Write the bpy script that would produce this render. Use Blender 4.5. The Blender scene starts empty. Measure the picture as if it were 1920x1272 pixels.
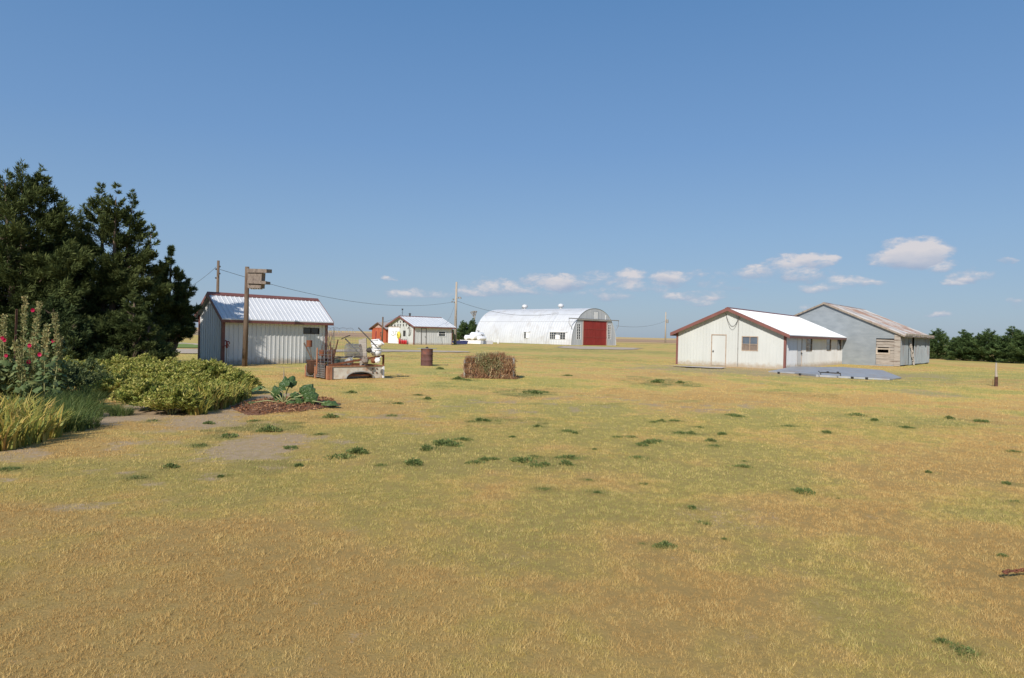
import bpy, math, random
import numpy as np
from mathutils import Vector, Matrix
random.seed(7)
rng = np.random.default_rng(11)
R = math.radians
C = bpy.context.scene.collection
SC = bpy.context.scene

# ------------------------------------------------------------------ camera
FPX = 1280.0                       # focal length in pixels of a 1920 px wide picture
EYE = 1.85
ROLL = 0.0227
PITCH = 8.5 / FPX
F_ = Vector((0, math.cos(PITCH), -math.sin(PITCH)))
UP0 = Vector((0, math.sin(PITCH), math.cos(PITCH)))
R_ = Vector((math.cos(ROLL), 0, 0)) + UP0 * math.sin(ROLL)
U_ = UP0 * math.cos(ROLL) - Vector((math.sin(ROLL), 0, 0))
cam = bpy.data.objects.new('camera', bpy.data.cameras.new('camera'))
C.objects.link(cam)
cam.matrix_world = Matrix(((R_.x, U_.x, -F_.x, 0), (R_.y, U_.y, -F_.y, 0), (R_.z, U_.z, -F_.z, EYE), (0, 0, 0, 1)))
cam.data.sensor_width = 36
cam.data.lens = FPX / 1920 * 36
cam.data.clip_start = 0.05
cam.data.clip_end = 9000
SC.camera = cam
CAM = Vector((0, 0, EYE))

def ray(px, py):
    return (F_ + R_ * ((px - 960) / FPX) - U_ * ((py - 636) / FPX))
def G(px, py, z=0.0):                       # ground point seen at a pixel of the survey
    d = ray(px, py)
    t = (z - EYE) / d.z
    return CAM + d * t
def AT(px, py, Y):                          # point on that sight line at depth Y
    d = ray(px, py)
    return CAM + d * (Y / d.y)
def proj(p):
    v = Vector(p) - CAM
    w = v.dot(F_)
    return 960 + FPX * v.dot(R_) / w, 636 - FPX * v.dot(U_) / w
def run_to(p0, d, px):                      # distance along d from p0 that reaches column px
    lo, hi = 0.0, 150.0
    s0 = proj(p0)[0] < px
    for _ in range(50):
        m = (lo + hi) / 2
        if (proj(Vector(p0) + Vector(d) * m)[0] < px) == s0: lo = m
        else: hi = m
    return lo
def z_at(p, py):                            # height over ground point p that reaches row py
    lo, hi = 0.0, 40.0
    for _ in range(50):
        m = (lo + hi) / 2
        if proj((p[0], p[1], m))[1] > py: lo = m
        else: hi = m
    return lo

# ------------------------------------------------------------------ noise in numpy
_perm = np.random.default_rng(5).random((256, 256))
def vnoise(x, y):
    xi = np.floor(x).astype(int); yi = np.floor(y).astype(int)
    fx = x - xi; fy = y - yi
    fx = fx * fx * (3 - 2 * fx); fy = fy * fy * (3 - 2 * fy)
    a = _perm[xi % 256, yi % 256]; b = _perm[(xi + 1) % 256, yi % 256]
    c = _perm[xi % 256, (yi + 1) % 256]; d = _perm[(xi + 1) % 256, (yi + 1) % 256]
    return (a * (1 - fx) + b * fx) * (1 - fy) + (c * (1 - fx) + d * fx) * fy
def fbm(x, y, s, o=4, off=0.0):
    r = 0; a = 0.5; t = 0
    x = np.asarray(x, float) / s + off + 37.0; y = np.asarray(y, float) / s + off * 1.7 + 91.0
    for _ in range(o):
        r = r + a * vnoise(x, y); t += a; a *= 0.5; x = x * 2.03 + 5.1; y = y * 2.03 + 9.7
    return r / t
def sstep(a, b, v):
    t = np.clip((v - a) / (b - a), 0, 1)
    return t * t * (3 - 2 * t)

# ------------------------------------------------------------------ mesh builder
class MB:
    def __init__(s): s.v = []; s.f = []
    def add(s, vs, fs):
        n = len(s.v); s.v += [tuple(v) for v in vs]; s.f += [tuple(i + n for i in f) for f in fs]
        return s
    def hexa(s, p):                          # 8 points: bottom ring 0-3, top ring 4-7
        return s.add(p, [(3, 2, 1, 0), (4, 5, 6, 7), (0, 1, 5, 4), (1, 2, 6, 5), (2, 3, 7, 6), (3, 0, 4, 7)])
    def box(s, x0, x1, y0, y1, z0, z1):
        return s.hexa([(x0, y0, z0), (x1, y0, z0), (x1, y1, z0), (x0, y1, z0), (x0, y0, z1), (x1, y0, z1), (x1, y1, z1), (x0, y1, z1)])
    def obox(s, c, ax, ay, az):              # centre and three half-axis vectors
        c, ax, ay, az = map(Vector, (c, ax, ay, az))
        return s.hexa([c - ax - ay - az, c + ax - ay - az, c + ax + ay - az, c - ax + ay - az,
                       c - ax - ay + az, c + ax - ay + az, c + ax + ay + az, c - ax + ay + az])
    def beam(s, a, b, w, h, up=(0, 0, 1)):
        a, b = Vector(a), Vector(b); d = (b - a)
        sx = d.cross(Vector(up))
        if sx.length < 1e-6: sx = d.cross(Vector((0, 1, 0)))
        sx.normalize(); sz = sx.cross(d).normalized()
        return s.obox((a + b) / 2, d / 2, sx * w / 2, sz * h / 2)
    def tube(s, pts, r, n=8, cap=True):
        pts = [Vector(p) for p in pts]; m = len(pts)
        rs = r if isinstance(r, (list, tuple)) else [r] * m
        ring = []; px = None
        for i, p in enumerate(pts):
            d = (pts[min(i + 1, m - 1)] - pts[max(i - 1, 0)])
            if d.length < 1e-9: d = Vector((0, 0, 1))
            d.normalize()
            if px is None:
                px = d.cross(Vector((0, 0, 1)))
                if px.length < .05: px = d.cross(Vector((0, 1, 0)))
            px = (px - d * px.dot(d)); px.normalize(); py = d.cross(px)
            ring.append([p + (px * math.cos(2 * math.pi * k / n) + py * math.sin(2 * math.pi * k / n)) * rs[i] for k in range(n)])
        vs = [q for rg in ring for q in rg]; fs = []
        for i in range(m - 1):
            for k in range(n):
                k2 = (k + 1) % n
                fs.append((i * n + k, i * n + k2, (i + 1) * n + k2, (i + 1) * n + k))
        if cap:
            fs.append(tuple(range(n))[::-1]); fs.append(tuple((m - 1) * n + k for k in range(n)))
        return s.add(vs, fs)
    def lathe(s, prof, n=24, c=(0, 0, 0), axis=None, cap=False):   # prof: list of (radius, height)
        ax = Vector(axis).normalized() if axis else Vector((0, 0, 1))
        u = ax.cross(Vector((0, 1, 0)))
        if u.length < .05: u = ax.cross(Vector((1, 0, 0)))
        u.normalize(); w = ax.cross(u); c = Vector(c)
        vs = []
        for r, h in prof:
            for k in range(n):
                a = 2 * math.pi * k / n
                vs.append(c + ax * h + (u * math.cos(a) + w * math.sin(a)) * r)
        fs = [(i * n + k, i * n + (k + 1) % n, (i + 1) * n + (k + 1) % n, (i + 1) * n + k) for i in range(len(prof) - 1) for k in range(n)]
        if cap: fs += [tuple(range(n))[::-1], tuple((len(prof) - 1) * n + k for k in range(n))]
        return s.add(vs, fs)
    def ball(s, c, r, sq=(1, 1, 1), n=10):
        c = Vector(c); prof = []
        vs = []; fs = []
        for i in range(n + 1):
            th = math.pi * i / n
            for k in range(n * 2):
                a = math.pi * k / n
                vs.append(c + Vector((math.sin(th) * math.cos(a) * r * sq[0], math.sin(th) * math.sin(a) * r * sq[1], math.cos(th) * r * sq[2])))
        m = n * 2
        for i in range(n):
            for k in range(m): fs.append((i * m + k, (i + 1) * m + k, (i + 1) * m + (k + 1) % m, i * m + (k + 1) % m))
        return s.add(vs, fs)
    def build(s, name, mat, parent=None, smooth=False, loc=None):
        me = bpy.data.meshes.new(name)
        me.from_pydata(s.v, [], s.f); me.materials.append(mat)
        if smooth: me.polygons.foreach_set('use_smooth', [True] * len(me.polygons))
        me.update()
        o = bpy.data.objects.new(name, me); C.objects.link(o)
        if parent: o.parent = parent
        if loc is not None: o.location = loc
        return o

def quads_mesh(name, P, mat, parent=None, attr=None, tri=False):
    """P: (N, k, 3) array of faces with k corners; attr: dict of per-face floats"""
    N, k = P.shape[:2]
    me = bpy.data.meshes.new(name)
    me.vertices.add(N * k); me.vertices.foreach_set('co', P.reshape(-1).astype(np.float32))
    me.loops.add(N * k); me.loops.foreach_set('vertex_index', np.arange(N * k, dtype=np.int32))
    me.polygons.add(N); me.polygons.foreach_set('loop_start', np.arange(0, N * k, k, dtype=np.int32))
    me.update(calc_edges=True)
    me.materials.append(mat)
    for kk, vv in (attr or {}).items():
        a = me.attributes.new(kk, 'FLOAT', 'POINT'); a.data.foreach_set('value', np.repeat(vv, k).astype(np.float32))
    me.validate()
    o = bpy.data.objects.new(name, me); C.objects.link(o)
    if parent: o.parent = parent
    return o

def thing(name, label, cat, loc=(0, 0, 0), rz=0.0, group=None):
    o = bpy.data.objects.new(name, None); C.objects.link(o)
    o.empty_display_size = .2
    o.location = loc; o.rotation_euler = (0, 0, rz)
    o['label'] = label; o['category'] = cat
    if group: o['group'] = group
    return o
def tag(o, label, cat, group=None):
    o['label'] = label; o['category'] = cat
    if group: o['group'] = group
    return o
def kind(o, k, label=None):
    o['kind'] = k
    if label: o['label'] = label
    return o
def copy_tree(o, parent=None):
    c = o.copy(); C.objects.link(c); c.parent = parent
    for ch in list(o.children): copy_tree(ch, c)
    return c

# ------------------------------------------------------------------ materials
class NT:
    def __init__(s, mat):
        s.t = mat.node_tree; s.N = s.t.nodes; s.L = s.t.links
    def n(s, typ, **kw):
        x = s.N.new(typ)
        for k, v in kw.items():
            if k.startswith('_'): setattr(x, k[1:], v)
            else:
                x.inputs[k.replace('__', ' ')].default_value = v
        return x
    def link(s, a, b): s.L.new(a, b)
    def math(s, op, a, b=None, c=None, clamp=False):
        x = s.N.new('ShaderNodeMath'); x.operation = op; x.use_clamp = clamp
        for i, v in enumerate((a, b, c)):
            if v is None: continue
            if isinstance(v, (int, float)): x.inputs[i].default_value = v
            else: s.link(v, x.inputs[i])
        return x.outputs[0]
    def mix(s, f, a, b, blend='MIX'):
        x = s.N.new('ShaderNodeMix'); x.data_type = 'RGBA'; x.blend_type = blend
        for i, v in ((0, f), (6, a), (7, b)):
            if isinstance(v, (int, float)): x.inputs[i].default_value = v
            elif isinstance(v, tuple): x.inputs[i].default_value = (*v[:3], 1)
            else: s.link(v, x.inputs[i])
        return x.outputs[2]
    def ramp(s, f, stops):
        x = s.N.new('ShaderNodeValToRGB')
        e = x.color_ramp.elements
        while len(e) < len(stops): e.new(.5)
        for i, (p, c) in enumerate(stops):
            e[i].position = p; e[i].color = (*c[:3], 1) if isinstance(c, tuple) else (c, c, c, 1)
        s.link(f, x.inputs[0]); return x.outputs[0]
    def noise(s, vec, scale, detail=4, rough=.55, dist=0.0):
        x = s.N.new('ShaderNodeTexNoise')
        x.inputs['Scale'].default_value = scale; x.inputs['Detail'].default_value = detail
        x.inputs['Roughness'].default_value = rough; x.inputs['Distortion'].default_value = dist
        if vec is not None: s.link(vec, x.inputs['Vector'])
        return x.outputs[0]
    def mapping(s, vec, scale=(1, 1, 1), loc=(0, 0, 0)):
        x = s.N.new('ShaderNodeMapping'); x.inputs['Scale'].default_value = scale; x.inputs['Location'].default_value = loc
        s.link(vec, x.inputs['Vector']); return x.outputs[0]

def newmat(name, rough=.8, metal=0.0, spec=.4):
    m = bpy.data.materials.new(name); m.use_nodes = True
    t = NT(m); b = t.N['Principled BSDF']
    b.inputs['Roughness'].default_value = rough; b.inputs['Metallic'].default_value = metal
    b.inputs['Specular IOR Level'].default_value = spec
    tc = t.N.new('ShaderNodeTexCoord')
    return m, t, b, tc.outputs['Object']

def worn(name, c1, c2, scale=3, rough=.8, metal=0.0, stretch=(1, 1, 1), c3=None, f3=.62, s3=1.2, bump=.0, spec=.3, s2=None, soft=.06, detail=5):
    """two tones mixed by noise, optional stain colour c3 where a second noise exceeds f3"""
    m, t, b, co = newmat(name, rough, metal, spec)
    v = t.mapping(co, stretch)
    n = t.noise(v, scale, detail)
    col = t.mix(t.ramp(n, [(.3, 0.0), (.7, 1.0)]), c1, c2)
    if c3:
        v2 = t.mapping(co, stretch, (3.1, 7.7, 1.3))
        n2 = t.noise(v2, s3, 6, .65)
        col = t.mix(t.ramp(n2, [(f3 - soft, 0.0), (f3 + soft, 1.0)]), col, c3)
    t.link(col, b.inputs['Base Color'])
    if bump:
        bp = t.N.new('ShaderNodeBump'); bp.inputs['Strength'].default_value = bump; bp.inputs['Distance'].default_value = .02
        t.link(n, bp.inputs['Height']); t.link(bp.outputs[0], b.inputs['Normal'])
    return m

M = {}
M['white_metal'] = worn('white_painted_metal', (.60, .60, .59), (.68, .68, .67), 1.5, .45, stretch=(1, 1, .25), c3=(.50, .46, .40), f3=.70, s3=1.5, soft=.12)
def splash(m_, dirt=(.34, .26, .17), top=.34):
    t_ = NT(m_); b_ = t_.N['Principled BSDF']; src = b_.inputs['Base Color'].links[0].from_socket
    tc_ = t_.N.new('ShaderNodeTexCoord'); sp_ = t_.N.new('ShaderNodeSeparateXYZ'); t_.link(tc_.outputs['Object'], sp_.inputs[0])
    nn_ = t_.noise(tc_.outputs['Object'], 3.5, 5, .7)
    f_ = t_.math('SUBTRACT', t_.math('MULTIPLY', nn_, top * 2), sp_.outputs[2])
    t_.link(t_.mix(t_.ramp(f_, [(0.0, 0.0), (.3, .75)]), src, dirt), b_.inputs['Base Color'])
M['white_roof'] = worn('white_metal_roof', (.60, .61, .62), (.66, .67, .68), .8, .4, c3=(.62, .60, .56), f3=.74, s3=2.5, soft=.1)
M['cream_metal'] = worn('cream_painted_metal', (.485, .50, .475), (.54, .555, .53), 1.0, .5, stretch=(1, 1, .3), c3=(.62, .55, .44), f3=.72, s3=1.2, soft=.1)
splash(M['white_metal']); splash(M['cream_metal'])
M['maroon'] = worn('maroon_trim', (.16, .065, .055), (.21, .09, .075), 2, .5, c3=(.30, .17, .13), f3=.68, s3=3)
M['galv'] = worn('galvanised_sheet', (.24, .27, .29), (.31, .34, .36), 1.2, .5, .35, stretch=(1, 1, 2.5), c3=(.24, .25, .26), f3=.66, s3=1.6)
M['galv_side'] = worn('stained_galvanised_sheet', (.28, .32, .34), (.37, .40, .42), 2, .55, .25, stretch=(1.5, 1.5, .35), c3=(.25, .15, .11), f3=.62, s3=1.3, soft=.08)
M['rust_roof'] = worn('rusty_metal_roof', (.34, .33, .32), (.42, .41, .40), 2, .6, .15, stretch=(.5, .9, .9), c3=(.25, .16, .125), f3=.52, s3=.55, soft=.09)
M['quonset'] = worn('pale_galvanised_arch', (.60, .61, .62), (.68, .69, .70), .35, .5, .2, stretch=(1, 1, 1), c3=(.50, .48, .45), f3=.64, s3=.5, soft=.14)
M['quonset_end'] = worn('dull_galvanised_end', (.44, .46, .49), (.54, .56, .58), .8, .6, .2, stretch=(1, 1, .4), c3=(.34, .35, .37), f3=.66, s3=.9)
M['red_door'] = worn('red_painted_door', (.22, .026, .022), (.29, .038, .032), .8, .6, stretch=(1, 1, .3), c3=(.24, .025, .02), f3=.66, s3=1)
M['red_barn'] = worn('faded_red_boards', (.34, .075, .035), (.44, .12, .06), 1.5, .85, stretch=(4, 4, .3), c3=(.50, .34, .26), f3=.66, s3=2)
M['pink_gray'] = worn('bleached_red_boards', (.42, .26, .21), (.50, .36, .31), 3, .9, stretch=(3, 3, .4))
M['shingle'] = worn('grey_shingle', (.30, .28, .26), (.42, .38, .35), 3, .9, c3=(.45, .25, .18), f3=.66)
M['wood'] = worn('weathered_wood', (.20, .165, .13), (.32, .27, .215), 6, .9, stretch=(1, 1, .15), c3=(.12, .095, .075), f3=.64, s3=5, bump=.4)
M['graywood'] = worn('silver_grey_boards', (.26, .23, .20), (.40, .36, .31), 5, .92, stretch=(.3, .3, 3), c3=(.15, .11, .085), f3=.60, s3=2.5, bump=.5)
M['boxwood'] = worn('old_box_wood', (.17, .135, .11), (.27, .22, .18), 9, .92, stretch=(1, 1, .5), c3=(.13, .10, .085), f3=.60, s3=6, bump=.4)
M['polewood'] = worn('log_pole_wood', (.10, .07, .05), (.18, .13, .09), 9, .9, stretch=(1, 1, .12), c3=(.085, .05, .035), f3=.60, s3=6, bump=.6)
M['utilwood'] = worn('utility_pole_wood', (.32, .27, .215), (.44, .38, .31), 3, .9, stretch=(1, 1, .1), c3=(.2, .165, .13), f3=.65)
M['rust'] = worn('rust', (.13, .05, .028), (.25, .095, .045), 9, .9, c3=(.10, .04, .025), f3=.62, s3=7, bump=.4)
M['drum_rust'] = worn('drum_rust', (.085, .043, .038), (.15, .070, .060), 4, .8, stretch=(1, 1, .6), c3=(.26, .085, .05), f3=.62, s3=3, bump=.3)
M['orange_rust'] = worn('bright_rust', (.27, .115, .06), (.42, .21, .12), 9, .9, stretch=(1, 1, .4), c3=(.26, .09, .04), f3=.58, s3=6)
M['bed_panel'] = worn('rusty_white_bed_paint', (.52, .48, .39), (.66, .62, .52), 3, .7, c3=(.36, .18, .09), f3=.60, s3=2.6, soft=.12)
M['dark_rust'] = worn('dark_rust', (.065, .035, .025), (.14, .07, .045), 8, .9)
M['steel'] = worn('dull_steel', (.24, .24, .23), (.36, .35, .33), 8, .55, .4, c3=(.22, .12, .08), f3=.62, s3=6)
M['darkmetal'] = worn('dark_metal', (.035, .032, .03), (.07, .06, .055), 6, .6)
M['frame_dark'] = worn('dark_window_frame', (.055, .045, .04), (.09, .075, .065), 6, .6)
M['frame_tan'] = worn('tan_window_frame', (.30, .22, .16), (.42, .33, .25), 6, .7)
M['whitepaint'] = worn('white_gloss_paint', (.76, .76, .76), (.82, .82, .82), 2, .4)
M['bucket'] = worn('white_plastic', (.72, .72, .70), (.80, .80, .79), 4, .4, c3=(.55, .50, .40), f3=.68, s3=4)
M['tankwhite'] = worn('white_tank_paint', (.80, .80, .80), (.86, .86, .86), 1.5, .4)
M['blue'] = worn('dark_blue_paint', (.03, .04, .12), (.05, .06, .18), 3, .5)
M['yellow'] = worn('yellow_hose', (.60, .48, .05), (.72, .60, .10), 6, .5)
M['redpaint'] = worn('red_cylinder_paint', (.45, .02, .03), (.55, .04, .05), 4, .4)
M['redold'] = worn('old_red_paint', (.26, .04, .035), (.36, .07, .055), 8, .6)
M['black'] = worn('black_iron', (.02, .02, .02), (.05, .045, .04), 6, .6)
M['wire'] = worn('wire_grey', (.11, .11, .11), (.18, .18, .17), 4, .6)
M['curtain'] = worn('brown_blind', (.15, .115, .09), (.26, .20, .16), 6, .9, stretch=(9, 9, .5))
M['concrete'] = worn('concrete', (.46, .40, .34), (.56, .50, .43), 2, .9, c3=(.38, .33, .27), f3=.6, bump=.2)
M['sheet_blue'] = worn('weathered_flat_sheet', (.29, .30, .31), (.39, .40, .41), 1.6, .6, .1, c3=(.34, .28, .22), f3=.60, s3=1.2, bump=.3)
M['gravel'] = worn('gravel', (.42, .34, .25), (.50, .41, .31), 3, .95, c3=(.34, .27, .19), f3=.62, s3=.5)
M['mulch'] = worn('mulch', (.12, .055, .03), (.26, .125, .065), 26, .95, c3=(.07, .035, .02), f3=.58, s3=18, bump=.8)
M['mulchchip'] = worn('mulch_chips', (.16, .06, .03), (.38, .17, .085), 9, .95)

def glass(name, c=(.02, .025, .03)):
    m, t, b, co = newmat(name, .08, 0, .6)
    n = t.noise(co, 2.5, 3)
    t.link(t.mix(n, c, tuple(x * 2.2 for x in c)), b.inputs['Base Color'])
    return m
M['glass'] = glass('window_glass')
M['glass_sky'] = glass('sky_toned_window_glass', (.06, .075, .095))  # sky reflection put into the glass base colour

def leafmat(name, stops, transl=.25, rough=.6, big=None, spec=.25):
    """per-leaf random colour (attribute rnd) over a ramp, plus slow noise over the plant"""
    m, t, b, co = newmat(name, rough, 0, spec)
    a = t.N.new('ShaderNodeAttribute'); a.attribute_name = 'rnd'
    n = t.noise(co, big or 1.2, 3)
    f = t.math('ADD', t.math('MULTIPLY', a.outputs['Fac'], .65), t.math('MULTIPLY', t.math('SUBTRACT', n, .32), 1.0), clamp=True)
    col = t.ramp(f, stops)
    t.link(col, b.inputs['Base Color'])
    tr = t.N.new('ShaderNodeBsdfTranslucent'); t.link(col, tr.inputs[0])
    mx = t.N.new('ShaderNodeMixShader'); mx.inputs[0].default_value = transl
    t.link(b.outputs[0], mx.inputs[1]); t.link(tr.outputs[0], mx.inputs[2])
    t.link(mx.outputs[0], t.N['Material Output'].inputs[0])
    return m
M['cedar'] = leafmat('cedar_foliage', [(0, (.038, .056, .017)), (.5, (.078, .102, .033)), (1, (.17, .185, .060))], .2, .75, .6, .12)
M['cedar_dark'] = leafmat('dark_cedar_foliage', [(0, (.028, .048, .020)), (.5, (.064, .092, .034)), (1, (.14, .165, .058))], .18, .75, .6, .12)
M['cedar_far'] = leafmat('row_cedar_foliage', [(0, (.034, .066, .028)), (.5, (.075, .122, .042)), (1, (.15, .195, .064))], .15, .75, .5, .12)
M['peony'] = leafmat('peony_foliage', [(0, (.07, .11, .022)), (.28, (.19, .235, .045)), (.55, (.42, .41, .09)), (.80, (.60, .53, .17)), (1, (.52, .33, .13))], .3, .6, 1.0)
M['iris'] = leafmat('iris_blades', [(0, (.12, .17, .04)), (.35, (.30, .31, .07)), (.65, (.52, .42, .10)), (1, (.60, .36, .14))], .35, .55, 1.5)
M['tallgrass'] = leafmat('tall_green_grass', [(0, (.05, .09, .022)), (.6, (.12, .17, .045)), (1, (.28, .28, .09))], .3, .6, 1.5)
M['bluegreen'] = leafmat('grey_green_leaves', [(0, (.06, .085, .030)), (.6, (.13, .165, .060)), (1, (.28, .28, .10))], .25, .6, 1.5)
M['hollystem'] = leafmat('hollyhock_pods', [(0, (.14, .18, .07)), (.5, (.32, .31, .13)), (1, (.50, .37, .18))], .25, .7, 1.5)
M['hollyleaf'] = leafmat('hollyhock_leaves', [(0, (.07, .12, .045)), (.6, (.15, .20, .075)), (1, (.28, .28, .10))], .3, .6, 1.5)
M['petal'] = leafmat('crimson_petals', [(0, (.36, .008, .05)), (.6, (.60, .02, .10)), (1, (.72, .12, .20))], .35, .6, 3)
M['rhubarb'] = leafmat('rhubarb_leaf', [(0, (.06, .11, .03)), (.6, (.11, .17, .045)), (1, (.20, .25, .07))], .2, .45, 3, .5)
M['stalk'] = worn('pale_green_stalk', (.22, .26, .10), (.34, .30, .14), 6, .6)
M['weed'] = leafmat('weed_leaves', [(0, (.065, .105, .030)), (.6, (.14, .185, .055)), (1, (.29, .29, .10))], .2, .7, 2)
M['hay'] = leafmat('dry_brush', [(0, (.08, .038, .022)), (.35, (.24, .115, .062)), (.65, (.42, .25, .13)), (1, (.60, .48, .28))], .15, .85, 3.8)
M['haygreen'] = leafmat('dry_green_brush', [(0, (.13, .12, .05)), (.6, (.30, .28, .13)), (1, (.52, .46, .28))], .15, .85, 3)
M['bare'] = worn('bare_branches', (.28, .24, .20), (.36, .32, .27), 3, .9)
M['bark'] = worn('cedar_bark', (.11, .075, .055), (.19, .14, .10), 6, .9, stretch=(1, 1, .2))

# ------------------------------------------------------------------ ground and lawn
def ell(x, y, c, a, b, ang, n):
    dx, dy = x - c[0], y - c[1]
    u = dx * math.cos(ang) + dy * math.sin(ang); v = -dx * math.sin(ang) + dy * math.cos(ang)
    d = np.sqrt((u / a) ** 2 + (v / b) ** 2)
    return 1 - sstep(.72, 1.15, d + (n - .5) * 1.9)
def pxspan(px0, py0, px1, py1):
    """ground ellipse seen as the pixel box"""
    cy = (py0 + py1) / 2; cx = (px0 + px1) / 2
    c = G(cx, cy); a = (G(px1, cy) - G(px0, cy)).length / 2; b = (G(cx, py0) - G(cx, py1)).length / 2
    return (c.x, c.y), a, b
SOIL = [((175, 742, 390, 796), .8), ((385, 808, 580, 858), .60), ((420, 735, 560, 770), .9), ((300, 765, 480, 800), .6), ((-40, 835, 120, 862), .5),
        ((575, 1085, 640, 1150), .33), ((1240, 940, 1480, 1000), .3), ((930, 1020, 1000, 1055), .3), ((1460, 1110, 1620, 1160), .24),
        ((1680, 728, 1780, 742), .45), ((1230, 686, 1700, 704), .5), ((740, 760, 880, 775), .2), ((120, 1230, 420, 1290), .22), ((1080, 790, 1180, 805), .25)]
GREEN = [((790, 815, 890, 850), .8), ((700, 820, 760, 850), .4), ((380, 785, 560, 808), .7), ((440, 845, 640, 880), .4), ((1180, 706, 1290, 722), .75), ((930, 728, 1035, 742), .75),
         ((880, 780, 1020, 798), .6), ((1230, 822, 1290, 838), .4), ((1500, 700, 1900, 716), .35), ((1400, 730, 1560, 742), .35),
         ((860, 668, 1010, 672), .8), ((720, 666, 820, 672), .7), ((620, 652, 760, 656), .85), ((960, 655, 1250, 660), .75), ((840, 690, 960, 700), .35),
         ((1000, 668, 1190, 676), .6), ((1540, 780, 1900, 800), .3), ((1160, 1150, 1500, 1260), .18), ((340, 720, 560, 760), .3)]
WEEDS = [(1247, 1021, .72, 'round dark green weed tuft, the largest in the middle of the lawn'), (1806, 1209, .62, 'larger dark green weed tuft near the bottom right corner'), (1768, 1193, .42, 'small weed tuft just left of the larger one at bottom right'),
      (1507, 918, .9), (1498, 916, .5), (1297, 949, .55), (1319, 974, .55, 'narrow dark weed tuft just above the round one in mid lawn'), (1324, 977, .35), (1304, 1030, .35), (1358, 1005, .32), (1205, 1015, .26), (1501, 1044, .28), (1880, 1034, .45, 'small weed tuft above the rusty chain'), (1722, 1061, .2), (1887, 906, .55), (1905, 938, .5),
      (1741, 885, .5), (1394, 871, .7), (1207, 904, .5), (1121, 920, .45), (1020, 913, .5), (1572, 930, .25), (1105, 898, .4), (320, 871, .8), (17, 875, .7), (255, 890, .6), (414, 888, .5), (186, 995, .28), (775, 868, 1.1, 'wide weed tuft alone left of the middle of the lawn'), (891, 866, .85), (907, 861, .7), (924, 859, .65),
      (982, 864, 1.3, 'widest dark green weed tuft in the centre of the lawn'), (972, 862, .9), (1004, 872, .8), (1021, 870, .7), (1066, 855, 1.0), (1061, 868, .9), (1072, 869, .5), (999, 855, .8), (1045, 855, .4), (1227, 826, 1.1), (1215, 829, .9), (1203, 832, .9), (1332, 826, .8), (1340, 834, .6), (1068, 808, .8), (1078, 811, .7), (1060, 806, .6), (1008, 798, .7),
      (1276, 809, .9), (1295, 810, .8), (1157, 818, .6), (1185, 818, .7), (961, 817, .6), (1198, 855, .8), (1115, 838, .4), (747, 755, 1.0), (802, 747, 1.0), (784, 739, .8), (990, 735, 1.5), (1005, 736, 1.6), (1020, 734, 1.3), (1232, 717, 1.8), (1238, 713, 1.4), (1275, 718, 1.4), (1374, 777, 1.1), (1385, 779, 1.0), (899, 787, 1.0), (885, 789, .8),
      (910, 788, .8), (1225, 790, .7), (1240, 789, .8), (1265, 788, .8), (1310, 799, .7), (1354, 812, .9), (838, 827, 1.3), (825, 830, 1.1), (850, 832, 1.0), (800, 840, 1.0), (868, 822, .9), (375, 832, .8, 'dark weed tuft left of the bare patch before the garden path'), (392, 793, .9), (478, 788, .9), (505, 806, 1.4), (430, 815, 1.2), (620, 782, 1.2), (545, 838, .8), (715, 870, .5), (560, 870, .7), (640, 855, 1.2), (670, 848, 1.2), (600, 812, .7), (1395, 862, .35), (1840, 789, 1.2), (1605, 777, 1.3), (1640, 787, 1.0), (1480, 797, .9), (1550, 810, .8), (1700, 800, 1.0), (1780, 783, 1.0), (1900, 845, .7),
      (286, 788, .8, 'grey-green weed tuft on the lower edge of the bare garden path'), (660, 735, 1.2), (735, 778, .9), (860, 710, 1.6), (875, 712, 1.3), (825, 692, 1.5), (1065, 704, 1.3)]
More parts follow.
